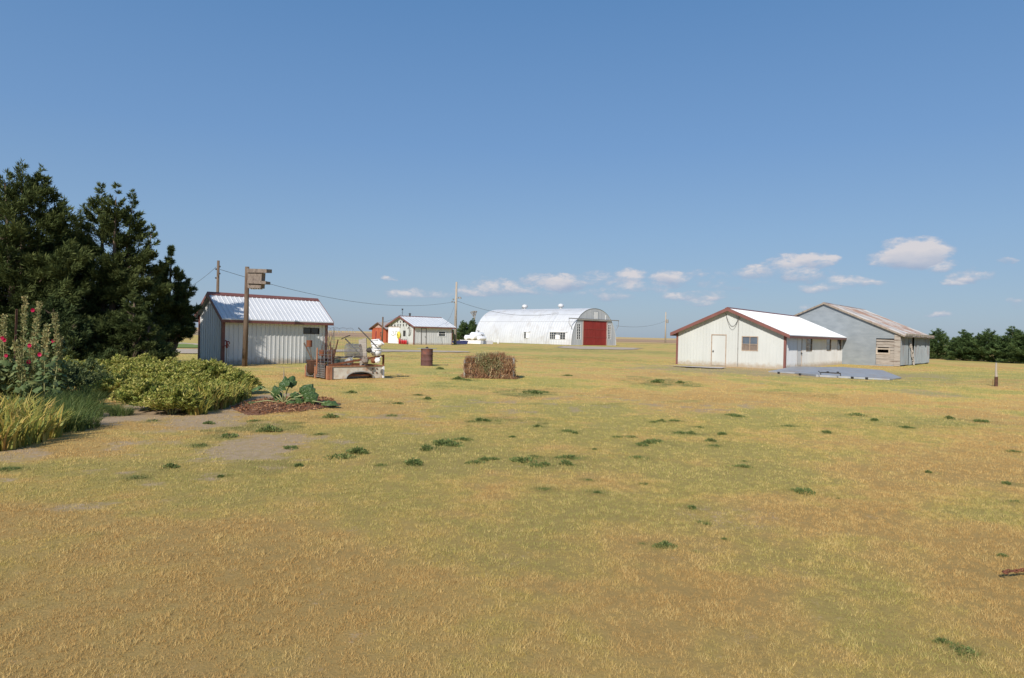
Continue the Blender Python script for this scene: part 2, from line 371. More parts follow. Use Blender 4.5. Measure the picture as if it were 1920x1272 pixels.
def zones(x, y):
    n = fbm(x, y, 1.1, 4, 3.0)
    nb = fbm(x, y, .35, 3, 8.0)
    nn = n * .42 + nb * .33 + fbm(x, y, .12, 3, 51.0) * .25
    soil = np.zeros_like(x)
    for (a, b_, c_, d), w in SOIL:
        c, aa, bb = pxspan(a, b_, c_, d); soil = np.maximum(soil, w * ell(x, y, c, aa, bb, 0, nn))
    soil = np.maximum(soil, .5 * sstep(.60, .68, fbm(x, y, .55, 4, 23.0)) * sstep(.55, .66, fbm(x, y, 5, 2, 29.0)))
    soil = np.maximum(soil, .25 * sstep(.63, .74, fbm(x, y, .3, 4, 41.0)))
    green = np.zeros_like(x)
    for (a, b_, c_, d), w in GREEN:
        c, aa, bb = pxspan(a, b_, c_, d); green = np.maximum(green, w * ell(x, y, c, aa * 1.05, bb * 1.1, 0, nn))
    g2 = sstep(.60, .70, fbm(x, y, .8, 5, 13.0)) * sstep(.45, .62, fbm(x, y, 7, 2, 17.0)) * sstep(8.5, 15, y)
    green = np.maximum(green, g2 * .4 * (1 - soil)) * (1 - .45 * sstep(25, 60, y))
    for wd in WEEDS:
        c = G(wd[0], wd[1]); r_ = .19 * wd[2] * (1.5 if c.y > 7.5 else .8)
        k = np.nonzero((np.abs(x - c.x) < r_ * 3) & (np.abs(y - c.y) < r_ * 3))[0]
        if len(k): green[k] = np.maximum(green[k], .85 * np.exp(-((x[k] - c.x) ** 2 / 1.6 + (y[k] - c.y) ** 2) / r_ ** 2))
    brk = sstep(.42, .60, fbm(x, y, .22, 4, 91.0) * .6 + fbm(x, y, .9, 2, 95.0) * .4)
    green = green * (1 - soil * .8) * (.22 + .95 * brk)
    # yellow-green (0) to straw/orange (1)
    dry = fbm(x, y, 6.0, 3, 2.0) * .40 + fbm(x, y, 1.3, 4, 6.0) * .38 + fbm(x, y, .25, 4, 61.0) * .22
    dry = sstep(.36, .62, dry + .05 * (x > 0) * np.clip(x / 8, 0, 1) * sstep(14, 6, y) - .03 * sstep(10, 30, y))
    return soil, green, dry

def axis_lines(lo, hi, c0, c1, base, g):
    out = [c0]
    v = c0
    while v < c1: v += base; out.append(v)
    s = base
    while v < hi: s *= g; v += s; out.append(v)
    v = c0; s = base
    while v > lo: s *= g; v -= s; out.insert(0, v)
    return np.array(out)
xs = axis_lines(-4000, 4000, -13, 15, .16, 1.05)
ys = []
v = -30.0
while v < 6000:
    ys.append(v)
    v += 2.0 if v < 2 else (max(.12, v * .0085) if v < 150 else v * .03)
ys = np.array(ys)
X, Y = np.meshgrid(xs, ys)
x = X.ravel(); y = Y.ravel()
soil, green, dry = zones(x, y)
near = 1 - sstep(60, 90, np.hypot(x, y))
z = (fbm(x, y, 2.2, 3, 31.0) - .5) * .05 * near + (fbm(x, y, .5, 3, 33.0) - .5) * .022 * near - .03
me = bpy.data.meshes.new('ground')
nx, ny = len(xs), len(ys)
me.vertices.add(nx * ny); me.vertices.foreach_set('co', np.stack([x, y, z], 1).astype(np.float32).ravel())
ii = (np.arange(ny - 1)[:, None] * nx + np.arange(nx - 1)[None, :]).ravel()
q = np.stack([ii, ii + 1, ii + nx + 1, ii + nx], 1).astype(np.int32)
me.loops.add(q.size); me.loops.foreach_set('vertex_index', q.ravel())
me.polygons.add(len(q)); me.polygons.foreach_set('loop_start', np.arange(0, q.size, 4, dtype=np.int32))
me.polygons.foreach_set('use_smooth', np.ones(len(q), bool))
me.update(calc_edges=True)
for nm, arr in (('soil', soil), ('green', green), ('dry', dry)):
    a = me.attributes.new(nm, 'FLOAT', 'POINT'); a.data.foreach_set('value', arr.astype(np.float32))

def lawn_color(t, co, soilf, greenf, dryf, jitter):
    straw = (.61, .42, .155); yellow = (.57, .44, .135); ochre = (.57, .36, .130)
    d = t.math('ADD', dryf, t.math('MULTIPLY', t.math('SUBTRACT', jitter, .5), .6), clamp=True)
    c = t.ramp(d, [(0, (.41, .375, .115)), (.38, yellow), (.75, straw), (1, ochre)])
    g = t.math('ADD', greenf, t.math('MULTIPLY', t.math('MULTIPLY', t.math('SUBTRACT', jitter, .5), greenf), .6), clamp=True)
    c = t.mix(g, c, (.15, .19, .062))
    return c
m, t, b, co = newmat('lawn_ground', .95, 0, .1)
at = {}
for k in ('soil', 'green', 'dry'):
    a = t.N.new('ShaderNodeAttribute'); a.attribute_name = k; at[k] = a.outputs['Fac']
geo = t.N.new('ShaderNodeNewGeometry').outputs['Position']
n_f = t.noise(geo, 38, 4, .7); n_m = t.noise(geo, 7, 4, .6)
jit = t.math('ADD', t.math('MULTIPLY', n_f, .75), t.math('MULTIPLY', n_m, .25))
jit = t.ramp(jit, [(.33, 0.0), (.67, 1.0)])
grass = lawn_color(t, geo, at['soil'], at['green'], at['dry'], jit)
grass = t.mix(t.ramp(n_f, [(.38, .5), (.54, 0.0)]), grass, (.26, .175, .07))
ds = t.N.new('ShaderNodeVectorMath'); ds.operation = 'LENGTH'; t.link(geo, ds.inputs[0])
th_f = t.ramp(t.math('MULTIPLY', ds.outputs['Value'], 1 / 60), [(.10, .75), (.45, 0.0)])
grass = t.mix(th_f, grass, t.mix(n_m, (.21, .145, .052), (.33, .225, .08)))
sl = t.mix(t.ramp(t.noise(geo, 14, 5, .7), [(.3, 0.0), (.7, 1.0)]), (.30, .215, .135), (.44, .33, .22))
sf = t.math('ADD', at['soil'], t.math('MULTIPLY', t.math('SUBTRACT', t.math('ADD', t.math('MULTIPLY', n_m, .5), t.math('MULTIPLY', n_f, .5)), .5), 1.9))
sf = t.math('MULTIPLY', t.ramp(sf, [(.3, 0.0), (.62, .92)]), t.math('GREATER_THAN', at['soil'], .02))
t.link(t.mix(sf, grass, sl), b.inputs['Base Color'])
bp = t.N.new('ShaderNodeBump'); bp.inputs['Strength'].default_value = .5; bp.inputs['Distance'].default_value = .02
t.link(n_f, bp.inputs['Height']); t.link(bp.outputs[0], b.inputs['Normal'])
me.materials.append(m)
gr = bpy.data.objects.new('ground', me); C.objects.link(gr)
kind(gr, 'structure')

def zg(x, y):
    x = np.asarray(x, float); y = np.asarray(y, float)
    near = 1 - sstep(60, 90, np.hypot(x, y))
    return (fbm(x, y, 2.2, 3, 31.0) - .5) * .05 * near + (fbm(x, y, .5, 3, 33.0) - .5) * .022 * near - .03

# grass blades: one uncountable mass, denser near the camera
def blades(d0, d1, dens, h, w, spread=.86):
    # sample in the wedge the picture (and a step aside) can see
    D = np.sqrt(rng.random(int(dens * spread * (d1 * d1 - d0 * d0))) * (d1 * d1 - d0 * d0) + d0 * d0)
    Xp = (rng.random(len(D)) * 2 - 1) * spread * D
    s, g, d = zones(Xp, D)
    keep = rng.random(len(D)) > np.clip(s * 1.5, 0, .985) * sstep(.0, .2, s)
    Xp, D, g, d = Xp[keep], D[keep], g[keep], d[keep]
    n = len(D)
    zz = zg(Xp, D) - .004
    az = rng.random(n) * 6.283; face = rng.random(n) * 6.283
    lean = rng.random(n) ** 1.5 * 1.1 + .1
    cl = fbm(Xp, D, .045 + .004 * (d0 > 5) + .03 * (d0 > 8) + .1 * (d0 > 15), 2, 77.0) * .6 + fbm(Xp, D, .16, 3, 79.0) * .4; cl2 = fbm(Xp, D, .32, 3, 83.0)
    gap = rng.random(n) < sstep(.48, .30, cl) * .6
    hh = h * np.where(gap, .25, 1.0) * (.35 + rng.random(n) * .8) * (1 + g * .5) * (.55 + .9 * sstep(.3, .72, cl)) * (.7 + .6 * cl2)
    ww = w * (.6 + rng.random(n) * .8)
    base = np.stack([Xp, D, zz], 1)
    side = np.stack([np.cos(face), np.sin(face), np.zeros(n)], 1) * ww[:, None] / 2
    tip = base + np.stack([np.cos(az) * hh * lean, np.sin(az) * hh * lean, hh], 1)
    P = np.stack([base - side, base + side, tip], 1)
    return P, g, d, np.clip(rng.random(n) * .60 + (cl - .5) * 1.6 + .24, 0, 1)
sets = [blades(3.4, 5.5, 13000, .024, .0036), blades(5.5, 9, 7500, .025, .0050), blades(9, 16, 2300, .027, .0085), blades(16, 30, 420, .030, .017), blades(30, 60, 40, .035, .040)]
P = np.concatenate([s[0] for s in sets]); g = np.concatenate([s[1] for s in sets]); d = np.concatenate([s[2] for s in sets]); rr = np.concatenate([s[3] for s in sets])
m, t, b, co = newmat('dry_grass_blades', .7, 0, .2)
A = {}
for k in ('green', 'dry', 'rnd'):
    a = t.N.new('ShaderNodeAttribute'); a.attribute_name = k; A[k] = a.outputs['Fac']
c = lawn_color(t, None, None, A['green'], A['dry'], A['rnd'])
c = t.mix(t.ramp(A['rnd'], [(.68, 0.0), (.85, .65)]), c, (.74, .58, .25))
c = t.mix(t.ramp(A['rnd'], [(.04, .75), (.28, 0.0)]), c, (.20, .135, .05))
t.link(c, b.inputs['Base Color'])
tr = t.N.new('ShaderNodeBsdfTranslucent'); t.link(c, tr.inputs[0])
mx = t.N.new('ShaderNodeMixShader'); mx.inputs[0].default_value = .3
t.link(b.outputs[0], mx.inputs[1]); t.link(tr.outputs[0], mx.inputs[2]); t.link(mx.outputs[0], t.N['Material Output'].inputs[0])
gb = quads_mesh('lawn_grass', P, m, attr={'green': g, 'dry': d, 'rnd': rr})
kind(gb, 'stuff', 'short sunburnt lawn grass covering the farmyard'); gb['category'] = 'grass'

# ------------------------------------------------------------------ far fields, drive, pads
def sheet(name, pts, z, mat, sub=1, th=0.0):
    mb = MB(); mb.add([(p[0], p[1], z) for p in pts], [tuple(range(len(pts)))])
    o = mb.build(name, mat); kind(o, 'structure'); return o
M['stubble'] = worn('golden_stubble', (.50, .345, .145), (.60, .43, .19), .02, .95, stretch=(.3, 1, 1), c3=(.40, .30, .13), f3=.6, s3=.015)
M['plowed'] = worn('brown_field', (.36, .215, .125), (.45, .29, .17), .02, .95, stretch=(.2, 1, 1), c3=(.33, .28, .14), f3=.58, s3=.012)
M['greenstrip'] = worn('green_verge', (.12, .20, .035), (.22, .26, .06), .2, .95)
M['farhill'] = worn('far_olive_field', (.24, .22, .11), (.34, .29, .14), .01, .95)
def yline(yd, x0=-2500, x1=2500, k=0.0): return [(x0, yd + k * x0), (x1, yd + k * x1)]
sheet('stubble_field', [(-2600, 175), (-60, 185), (40, 215), (2600, 215), (2600, 5000), (-2600, 5000)], .02, M['stubble'])
sheet('brown_field', [(-1300, 200), (-62, 205), (-30, 235), (150, 300), (1500, 330), (1500, 640), (-1300, 640)], .06, M['plowed'])
def wavy(pts, amp=.4, n=14):
    out = []
    L = len(pts)
    for i in range(L):
        a = Vector(pts[i][:2]); c2 = Vector(pts[(i + 1) % L][:2]); ln = (c2 - a).length
        for k in range(n):
            p = a.lerp(c2, k / n)
            out.append((p.x + random.uniform(-amp, amp) * min(1, ln / 10), p.y + random.uniform(-amp, amp) * min(1, ln / 10)))
    return out
def gl(*pp): return [G(*p) for p in pp]
sheet('gravel_drive', wavy(gl((180, 652), (380, 655), (380, 663), (180, 662)), .5), .012, M['gravel'])
sheet('gravel_road', wavy(gl((250, 642.5), (340, 643), (400, 646), (620, 656), (730, 656), (880, 659), (880, 661), (730, 660), (600, 660), (390, 650), (250, 645)), .6), .016, M['gravel'])
sheet('green_verge', wavy(gl((200, 645), (345, 645), (380, 648), (380, 652.5), (200, 652)), .5), .020, M['greenstrip'])
sheet('gravel_apron', wavy(gl((1060, 649), (1150, 651), (1205, 653), (1180, 656), (1090, 655), (1040, 652)), .8), .014, M['gravel'])

# ------------------------------------------------------------------ buildings
def merge_cuts(cuts, lo, hi):
    out = sorted(set([round(c, 4) for c in cuts if lo < c < hi] + [lo, hi])); return out
def wall_mesh(mp, L, topf, ops=(), rib=0.0, ribw=.055, ribh=.02, th=.08, zb=-.05, breaks=(), x0=0.0, horiz=0.0):
    """mp(s, out, z) -> local point; ops: (s0, s1, z0, z1) holes; rib: spacing of raised ribs"""
    mb = MB()
    cuts = merge_cuts([o[0] for o in ops] + [o[1] for o in ops] + list(breaks), x0, L)
    def column(a, b, z0, ta, tb, o0, o1):
        if max(ta, tb) - z0 < .004: return
        mb.hexa([mp(a, o0, z0), mp(b, o0, z0), mp(b, o1, z0), mp(a, o1, z0), mp(a, o0, max(ta, z0 + .001)), mp(b, o0, max(tb, z0 + .001)), mp(b, o1, max(tb, z0 + .001)), mp(a, o1, max(ta, z0 + .001))])
    def spans(a, b, o0, o1):
        m = (a + b) / 2
        hs = sorted([(o[2], o[3]) for o in ops if o[0] - 1e-4 < m < o[1] + 1e-4])
        z = zb
        for h0, h1 in hs:
            if h0 > z: column(a, b, z, h0, h0, o0, o1)
            z = max(z, h1)
        column(a, b, z, topf(a), topf(b), o0, o1)
    for a, b in zip(cuts[:-1], cuts[1:]): spans(a, b, -th, 0)
    if rib:
        s = rib * .5
        while s < L - .05:
            if s > x0: spans(s - ribw / 2, s + ribw / 2, 0, ribh)
            s += rib
    return mb
def window(mp, root, s0, s1, z0, z1, mat, fw=.05, vs=(), hs=(), proud=.02, glassm='glass', name='window', label=None, shade=None):
    mb = MB()
    def bx(a, b, c, d, o0, o1): mb.hexa([mp(a, o0, c), mp(b, o0, c), mp(b, o1, c), mp(a, o1, c), mp(a, o0, d), mp(b, o0, d), mp(b, o1, d), mp(a, o1, d)])
    bx(s0, s1, z0, z0 + fw, -.06, proud); bx(s0, s1, z1 - fw, z1, -.06, proud)
    bx(s0, s0 + fw, z0 + fw, z1 - fw, -.06, proud); bx(s1 - fw, s1, z0 + fw, z1 - fw, -.06, proud)
    for f in vs:
        c = s0 + (s1 - s0) * f; bx(c - fw * .35, c + fw * .35, z0 + fw, z1 - fw, -.05, proud - .008)
    for f in hs:
        c = z0 + (z1 - z0) * f; bx(s0 + fw, s1 - fw, c - fw * .35, c + fw * .35, -.048, proud - .005)
    w = mb.build(name, mat, root)
    if label: w['label'] = label
    g_ = MB(); g_.hexa([mp(s0 + fw * .5, -.045, z0 + fw * .5), mp(s1 - fw * .5, -.045, z0 + fw * .5), mp(s1 - fw * .5, -.035, z0 + fw * .5), mp(s0 + fw * .5, -.035, z0 + fw * .5),
                        mp(s0 + fw * .5, -.045, z1 - fw * .5), mp(s1 - fw * .5, -.045, z1 - fw * .5), mp(s1 - fw * .5, -.035, z1 - fw * .5), mp(s0 + fw * .5, -.035, z1 - fw * .5)])
    g_.build('pane', M[glassm], w)
    if shade:
        b_ = MB(); a, b2, c, d = shade
        k = int((b2 - a) / .07)
        for i in range(k):
            u0 = a + (b2 - a) * i / k; u1 = a + (b2 - a) * (i + .9) / k; dz = random.uniform(0, .05)
            b_.hexa([mp(u0, -.033, c), mp(u1, -.033, c), mp(u1, -.022, c), mp(u0, -.022, c), mp(u0, -.033, d - dz), mp(u1, -.033, d - dz), mp(u1, -.022, d - dz), mp(u0, -.022, d - dz)])
        b_.build('blind', M['curtain'], w)
    return w
def slab(mp, s0, s1, z0, z1, o0, o1, mb=None):
    mb = mb or MB()
    return mb.hexa([mp(s0, o0, z0), mp(s1, o0, z0), mp(s1, o1, z0), mp(s0, o1, z0), mp(s0, o0, z1), mp(s1, o0, z1), mp(s1, o1, z1), mp(s0, o1, z1)])
def door(mp, root, s0, s1, z0, z1, leaf, frame, fw=.05, handle=None, name='door', proud=.02, ribs=0):
    mb = slab(mp, s0 + fw, s1 - fw, z0 + .02, z1 - fw, -.05, -.012)
    if ribs:
        for i in range(1, ribs):
            c = s0 + (s1 - s0) * i / ribs; slab(mp, c - .012, c + .012, z0 + .05, z1 - fw - .03, -.012, -.004, mb)
    d = mb.build(name, leaf, root)
    mb = slab(mp, s0, s0 + fw, z0, z1, -.06, proud); slab(mp, s1 - fw, s1, z0, z1, -.06, proud, mb)
    slab(mp, s0 + fw, s1 - fw, z1 - fw, z1, -.06, proud, mb)
    mb.build('frame', frame, d)
    if handle:
        hs, hz = handle
        mb = slab(mp, hs - .03, hs + .03, hz - .06, hz + .06, -.012, .03); slab(mp, hs - .035, hs + .035, hz - .03, hz + .03, .03, .075, mb)
        mb.build('handle', M['black'], d)
    return d

class Shed: pass
def gabled(name, label, cat, near, phi, Lpx, Wpx, H, ridge_py, mats, oe=.25, og=.25, ribs=.25, ops_side=(), ops_gable=(), trimw=.12, W=None, group=None, roofribs=None, RH=None, corner=True, rough=0.0, fascia=.15):
    s = Shed()
    p0 = G(*near) if len(near) == 2 else Vector(near)
    u = Vector((math.sin(phi), math.cos(phi), 0)); v = Vector((-math.cos(phi), math.sin(phi), 0))
    s.L = run_to(p0, u, Lpx); s.W = W or run_to(p0, v, Wpx)
    s.H = H; s.RH = RH or z_at(p0 + v * s.W / 2, ridge_py)
    s.p0, s.u, s.v = p0, u, v
    L, W = s.L, s.W
    s.root = root = thing(name, label, cat, (p0.x, p0.y, 0), math.pi / 2 - phi, group)
    s.side = lambda a, o, z: (a, -o, z)
    s.gab = lambda a, o, z: (-o, a, z)
    s.far = lambda a, o, z: (L + o, a, z)
    s.back = lambda a, o, z: (a, W + o, z)
    RHh = s.RH
    s.top = lambda a: H + (RHh - H) * (1 - abs(a - W / 2) / (W / 2))
    def SP(px, py):                           # (s, z) on the side wall seen at a pixel
        t_ = run_to(p0, u, px); return t_, z_at(p0 + u * t_, py)
    def GP(px, py):
        t_ = run_to(p0, v, px); return t_, z_at(p0 + v * t_, py)
    s.SP, s.GP = SP, GP
    def rect(fn, b):
        (a0, z1), (a1, z0) = fn(b[0], b[1]), fn(b[2], b[3])
        if a0 > a1: a0, a1 = a1, a0
        z0 = max(z0, 0.0); return (a0, a1, z0, z1)
    s.os = [rect(SP, b) for b in ops_side]; s.og = [rect(GP, b) for b in ops_gable]
    if not mats.get('custom'):
        wall_mesh(s.side, L, lambda a: H, s.os, ribs).build('wall', mats['side'], root)
        wall_mesh(s.gab, W, s.top, s.og, ribs, breaks=(W / 2,)).build('wall', mats['gable'], root)
    wall_mesh(s.far, W - .081, s.top, (), 0, breaks=(W / 2,), x0=.081).build('wall', mats['gable'], root)
    wall_mesh(s.back, L, lambda a: H).build('wall', mats['side'], root)
    if corner:
        for (cx, cy, sx, sy) in ((0, 0, -1, -1), (L, 0, 1, -1), (0, W, -1, 1)):
            mb = MB()
            c1 = cx + sx * .032; c2 = cy + sy * .032
            mb.box(min(cx - sx * trimw, c1), max(cx - sx * trimw, c1), min(cy, c2), max(cy, c2), -.04, H - .02)
            mb.box(min(cx, c1), max(cx, c1), min(cy - sy * trimw, cy), max(cy - sy * trimw, cy), -.04, H - .02)
            mb.build('corner_trim', mats['trim'], root)
    dz = RHh - H; hw = W / 2
    te = 1 + oe / hw
    def rp(x_, t_, o, sd):                     # roof point: sd 0 front slope, 1 back slope
        yy = hw - hw * t_ if sd == 0 else hw + hw * t_
        return (x_, yy, RHh + .02 - t_ * dz + o)
    for sd in (0, 1):
        mb = MB(); x0, x1 = -og, L + og
        nseg = max(1, int((x1 - x0) / .66)) if rough else 1
        for i in range(nseg):
            a = x0 + (x1 - x0) * i / nseg; b_ = x0 + (x1 - x0) * (i + 1) / nseg
            o1 = .045 + (random.uniform(-rough, rough) if rough else 0); e2 = te + (random.uniform(-rough, rough) * .5 if rough else 0)
            mb.hexa([rp(a, 0, 0, sd), rp(b_, 0, 0, sd), rp(b_, e2, 0, sd), rp(a, e2, 0, sd), rp(a, 0, o1, sd), rp(b_, 0, o1, sd), rp(b_, e2, o1, sd), rp(a, e2, o1, sd)])
        rr_ = roofribs if roofribs is not None else ribs
        if rr_:
            xx = x0 + rr_ * .5
            while xx < x1:
                mb.hexa([rp(xx - .03, .01, .04, sd), rp(xx + .03, .01, .04, sd), rp(xx + .03, te - .002, .04, sd), rp(xx - .03, te - .002, .04, sd),
                         rp(xx - .015, .01, .072, sd), rp(xx + .015, .01, .072, sd), rp(xx + .015, te - .002, .072, sd), rp(xx - .015, te - .002, .072, sd)])
                xx += rr_
        rf = mb.build('roof', mats['roof'], root)
        if sd == 0:
            mb = MB()
            for k in (0, 1):
                mb.hexa([rp(x0 - .01, 0, .05, k), rp(x1 + .01, 0, .05, k), rp(x1 + .01, .18 / hw, .05, k), rp(x0 - .01, .18 / hw, .05, k),
                         rp(x0 - .01, 0, .095, k), rp(x1 + .01, 0, .095, k), rp(x1 + .01, .18 / hw, .095, k), rp(x0 - .01, .18 / hw, .095, k)])
            mb.build('ridge_cap', mats.get('cap', mats['trim']), rf)
        # eave fascia and rake boards
        mb = MB()
        e = te - .004
        y0, z0 = rp(0, e, 0, sd)[1], rp(0, e, 0, sd)[2]
        mb.box(x0, x1, min(y0, y0 + (.03 if sd == 0 else -.03)), max(y0, y0 + (.03 if sd == 0 else -.03)), z0 - fascia, z0 + .03)
        for xa in (x0 - .03, x1):
            mb.hexa([rp(xa, 0, -fascia, sd), rp(xa + .03, 0, -fascia, sd), rp(xa + .03, te, -fascia, sd), rp(xa, te, -fascia, sd),
                     rp(xa, 0, .06, sd), rp(xa + .03, 0, .06, sd), rp(xa + .03, te, .06, sd), rp(xa, te, .06, sd)])
        mb.build('fascia', mats['trim'], root)
        # soffit boards closing the overhang
        mb = MB(); sgn = -1 if sd == 0 else 1; yw = 0 if sd == 0 else W
        ya, yb = sorted((yw + sgn * .035, y0 - sgn * .031))
        mb.box(x0 + .01, x1 - .01, ya, yb, z0 - .04, z0 - .025)
        mb.build('soffit', mats.get('soffit', mats['side']), root)
    return s

MT = dict(side=M['white_metal'], gable=M['white_metal'], trim=M['maroon'], roof=M['white_roof'])
# ---- small shed behind the garden (left)
P0 = G(416, 683.5)
s1 = gabled('garden_shed', 'small white ribbed metal shed with maroon trim standing behind the log pole', 'shed', (416, 683.5), R(41), 612, 372, z_at(P0, 600.5) + .27, 551.5, MT,
            oe=.32, og=.2, ribs=.25, ops_side=[(567.5, 614.5, 597.5, 627)])
a0, a1, z0, z1 = s1.os[0]
window(s1.side, s1.root, a0, a1, z0, z1, M['frame_dark'], .035, vs=(.5,))
# ---- white shed on the right
P0 = G(1472, 692)
MTc = dict(MT); MTc['gable'] = M['cream_metal']
s2 = gabled('white_farm_shed', 'low white metal shed with maroon trim and cream gable with a walk-in door', 'shed', (1472, 692), R(37.5), 1587.5, 1268, z_at(P0, 629) + .11, 579.5, MTc,
            oe=.35, og=.38, ribs=.23, roofribs=.3, fascia=.17,
            ops_side=[(1493.5, 632, 1502.5, 690), (1510.5, 633, 1521.5, 659), (1548.5, 633.5, 1557, 658), (1568.5, 634, 1576.5, 657)],
            ops_gable=[(1332.5, 627, 1361, 687), (1389.5, 630.5, 1420.5, 659)])
o = s2.og[0]
door(s2.gab, s2.root, o[0], o[1], 0.0, o[3], M['cream_metal'], M['frame_tan'], .06, (o[1] - .16, 1.0))
o = s2.og[1]
zc = o[2] + (o[3] - o[2]) * .46
window(s2.gab, s2.root, o[0], o[1], o[2], o[3], M['frame_tan'], .055, vs=(.5,), hs=(.46,), glassm='glass_sky', shade=(o[0] + .06, o[1] - .06, o[2] + .05, zc - .02))
o = s2.os[0]
door(s2.side, s2.root, o[0], o[1], 0.0, min(o[3], s2.H - .06), M['white_metal'], M['frame_tan'], .04, (o[1] - .14, 1.0), ribs=4)
for k in (1, 2, 3):
    o = s2.os[k]
    window(s2.side, s2.root, o[0], o[1], o[2], min(o[3], s2.H - .05), M['frame_tan'], .035, hs=(.5,))
# conduit and drooping cable on the gable
ca, cz = s2.GP(1383, 596); _, cb = s2.GP(1381, 688)
mb = MB(); mb.tube([(-.05, ca, .05), (-.05, ca, cz)], .022, 6); mb.box(-.09, -.0, ca - .06, ca + .06, cz - .07, cz + .07)
mb.box(-.07, -.0, ca - .03, ca + .03, 1.2, 1.26)
mb.build('conduit', M['steel'], s2.root)
cc, cz2 = s2.GP(1359, 587)
mb = MB()
for dip, r_ in ((.75, .012), (.98, .008)):
    pts = [(-.07, ca + (cc - ca) * k / 14, cz + (cz2 - cz) * k / 14 - dip * math.sin(math.pi * k / 14) ** .8) for k in range(15)]
    mb.tube(pts, r_, 5)
mb.build('cable', M['black'], s2.root)
sheet('concrete_pad', gl((1256, 686), (1362, 689.5), (1352, 692), (1290, 689)), .03, M['concrete'])

# ---- grey galvanised barn behind it
P0 = G(1687, 687)
GT = dict(side=M['galv_side'], gable=M['galv'], trim=M['wood'], roof=M['rust_roof'], cap=M['rust_roof'], custom=True, soffit=M['graywood'])
uu = Vector((math.sin(R(40)), math.cos(R(40)), 0)); vv = Vector((-math.cos(R(40)), math.sin(R(40)), 0))
halfW = run_to(P0, vv, 1543)
s3 = gabled('grey_barn', 'big grey galvanised barn with rusty streaked roof behind the white shed', 'barn', (1687, 687), R(40), 1742, None, z_at(P0, 627.5), 569.5, GT,
            oe=.35, og=.2, ribs=0, roofribs=.4, W=halfW * 2, corner=False, rough=.02, fascia=.08)
r0, r1 = s3.GP(1683, 640)[0], s3.GP(1641.5, 640)[0]
dz1 = s3.GP(1660, 635)[1]; dz0 = .06
opn = (r0, r1, dz0, dz1)
wall_mesh(s3.gab, s3.W, s3.top, [opn], 0, breaks=(s3.W / 2,)).build('wall', M['galv'], s3.root)
# horizontal lap seams of the sheets on the gable
mb = MB()
zz = .55
while zz < s3.RH - .3:
    f = 0 if zz < s3.H else (zz - s3.H) / (s3.RH - s3.H) * s3.W / 2
    if zz < dz1 + .05:
        slab(s3.gab, r1 + .02, s3.W - .05, zz, zz + .018, 0, .008, mb)
    else: slab(s3.gab, f + .1, s3.W - f - .1, zz, zz + .018, 0, .008, mb)
    zz += .6
mb.build('sheet_seams', M['galv'], s3.root)
# patched plank hatch with a broken hole
mb = MB(); n = 9; hz = (dz1 - dz0) / n
hole = (r0 + (r1 - r0) * .42, r0 + (r1 - r0) * .92, dz0 + (dz1 - dz0) * .46, dz0 + (dz1 - dz0) * .58)
for i in range(n):
    za = dz0 + hz * i; zb_ = za + hz * random.uniform(.86, .97); o_ = random.uniform(-.02, .015)
    if i == n - 1: zb_ = za + hz * .55
    segs = [(r0 + .02, r1 - .02)]
    if za < hole[3] and zb_ > hole[2]: segs = [(r0 + .02, hole[0]), (hole[1], r1 - .02)]
    for a_, b_ in segs:
        dd = random.uniform(-.03, .03)
        mb.hexa([s3.gab(a_, -.05 + o_, za), s3.gab(b_, -.05 + o_, za + dd), s3.gab(b_, o_, za + dd), s3.gab(a_, o_, za), s3.gab(a_, -.05 + o_, zb_), s3.gab(b_, -.05 + o_, zb_ + dd), s3.gab(b_, o_, zb_ + dd), s3.gab(a_, o_, zb_)])
hatch = mb.build('plank_hatch', M['graywood'], s3.root)
mb = MB(); a_, b_, c_, d_ = hole
slab(s3.gab, a_ - .12, b_ + .12, c_ - .16, c_, .018, .05, mb); slab(s3.gab, a_ - .12, b_ + .12, d_, d_ + .12, .018, .05, mb)
slab(s3.gab, b_, b_ + .12, c_, d_, .018, .05, mb); slab(s3.gab, a_ - .12, a_, c_, d_, .018, .05, mb)
mb.build('frame', M['utilwood'], hatch)
mb = MB(); slab(s3.gab, -.02, .42, 0, s3.H + .02, .005, .07, mb); mb.build('corner_board', M['graywood'], s3.root)
# side wall of separate dented sheets with gaps and hanging insulation
mb = MB(); mbr = MB()
edges = [0.02, .30, .36, .50, .80, .93, 1.0]
Ls = s3.L
gaps = []
segs = [(0.0, .24, 0), (.27, .36, 0), (.44, .70, .02), (.705, .82, .0), (.845, 1.0, .015)]
for a_, b_, z_ in segs:
    slab(s3.side, a_ * Ls, b_ * Ls, z_ * 2 + random.uniform(0, .06), s3.H, -.03, .0 + random.uniform(0, .012), mb)
    k = a_ * Ls + .1
    while k < b_ * Ls - .05:
        slab(s3.side, k, k + .03, z_ * 2 + .07, s3.H - .02, .012, .03, mb); k += .2
slab(s3.side, .27 * Ls, .36 * Ls, 0, s3.H * .55, -.03, .01, mb)
mb.build('wall', M['galv_side'], s3.root)
mb = MB(); slab(s3.side, 0.1, Ls, 0, s3.H - .1, -.5, -.45, mb); mb.build('dark_backing', M['darkmetal'], s3.root)  # dark sheet set behind the gaps of the side wall
mb = MB()
for k in range(26):
    f = random.random(); zz = s3.H * (.80 - .68 * f); ss = (.275 + .11 * f + random.uniform(-.02, .045)) * Ls
    mb.beam(s3.side(ss, .04, zz), s3.side(ss + random.uniform(-.15, .15), .07 + random.uniform(0, .05), zz - random.uniform(.25, .5)), random.uniform(.05, .16), .03)
mb.build('torn_boards', M['graywood'], s3.root)
mb = MB()
k = .2
while k < Ls:
    w_ = random.uniform(.8, 1.6); slab(s3.side, k, min(k + w_, Ls + .15), s3.H - .05 - random.uniform(.0, .06), s3.H + .1, .30, .36, mb); k += w_ + random.uniform(.02, .12)
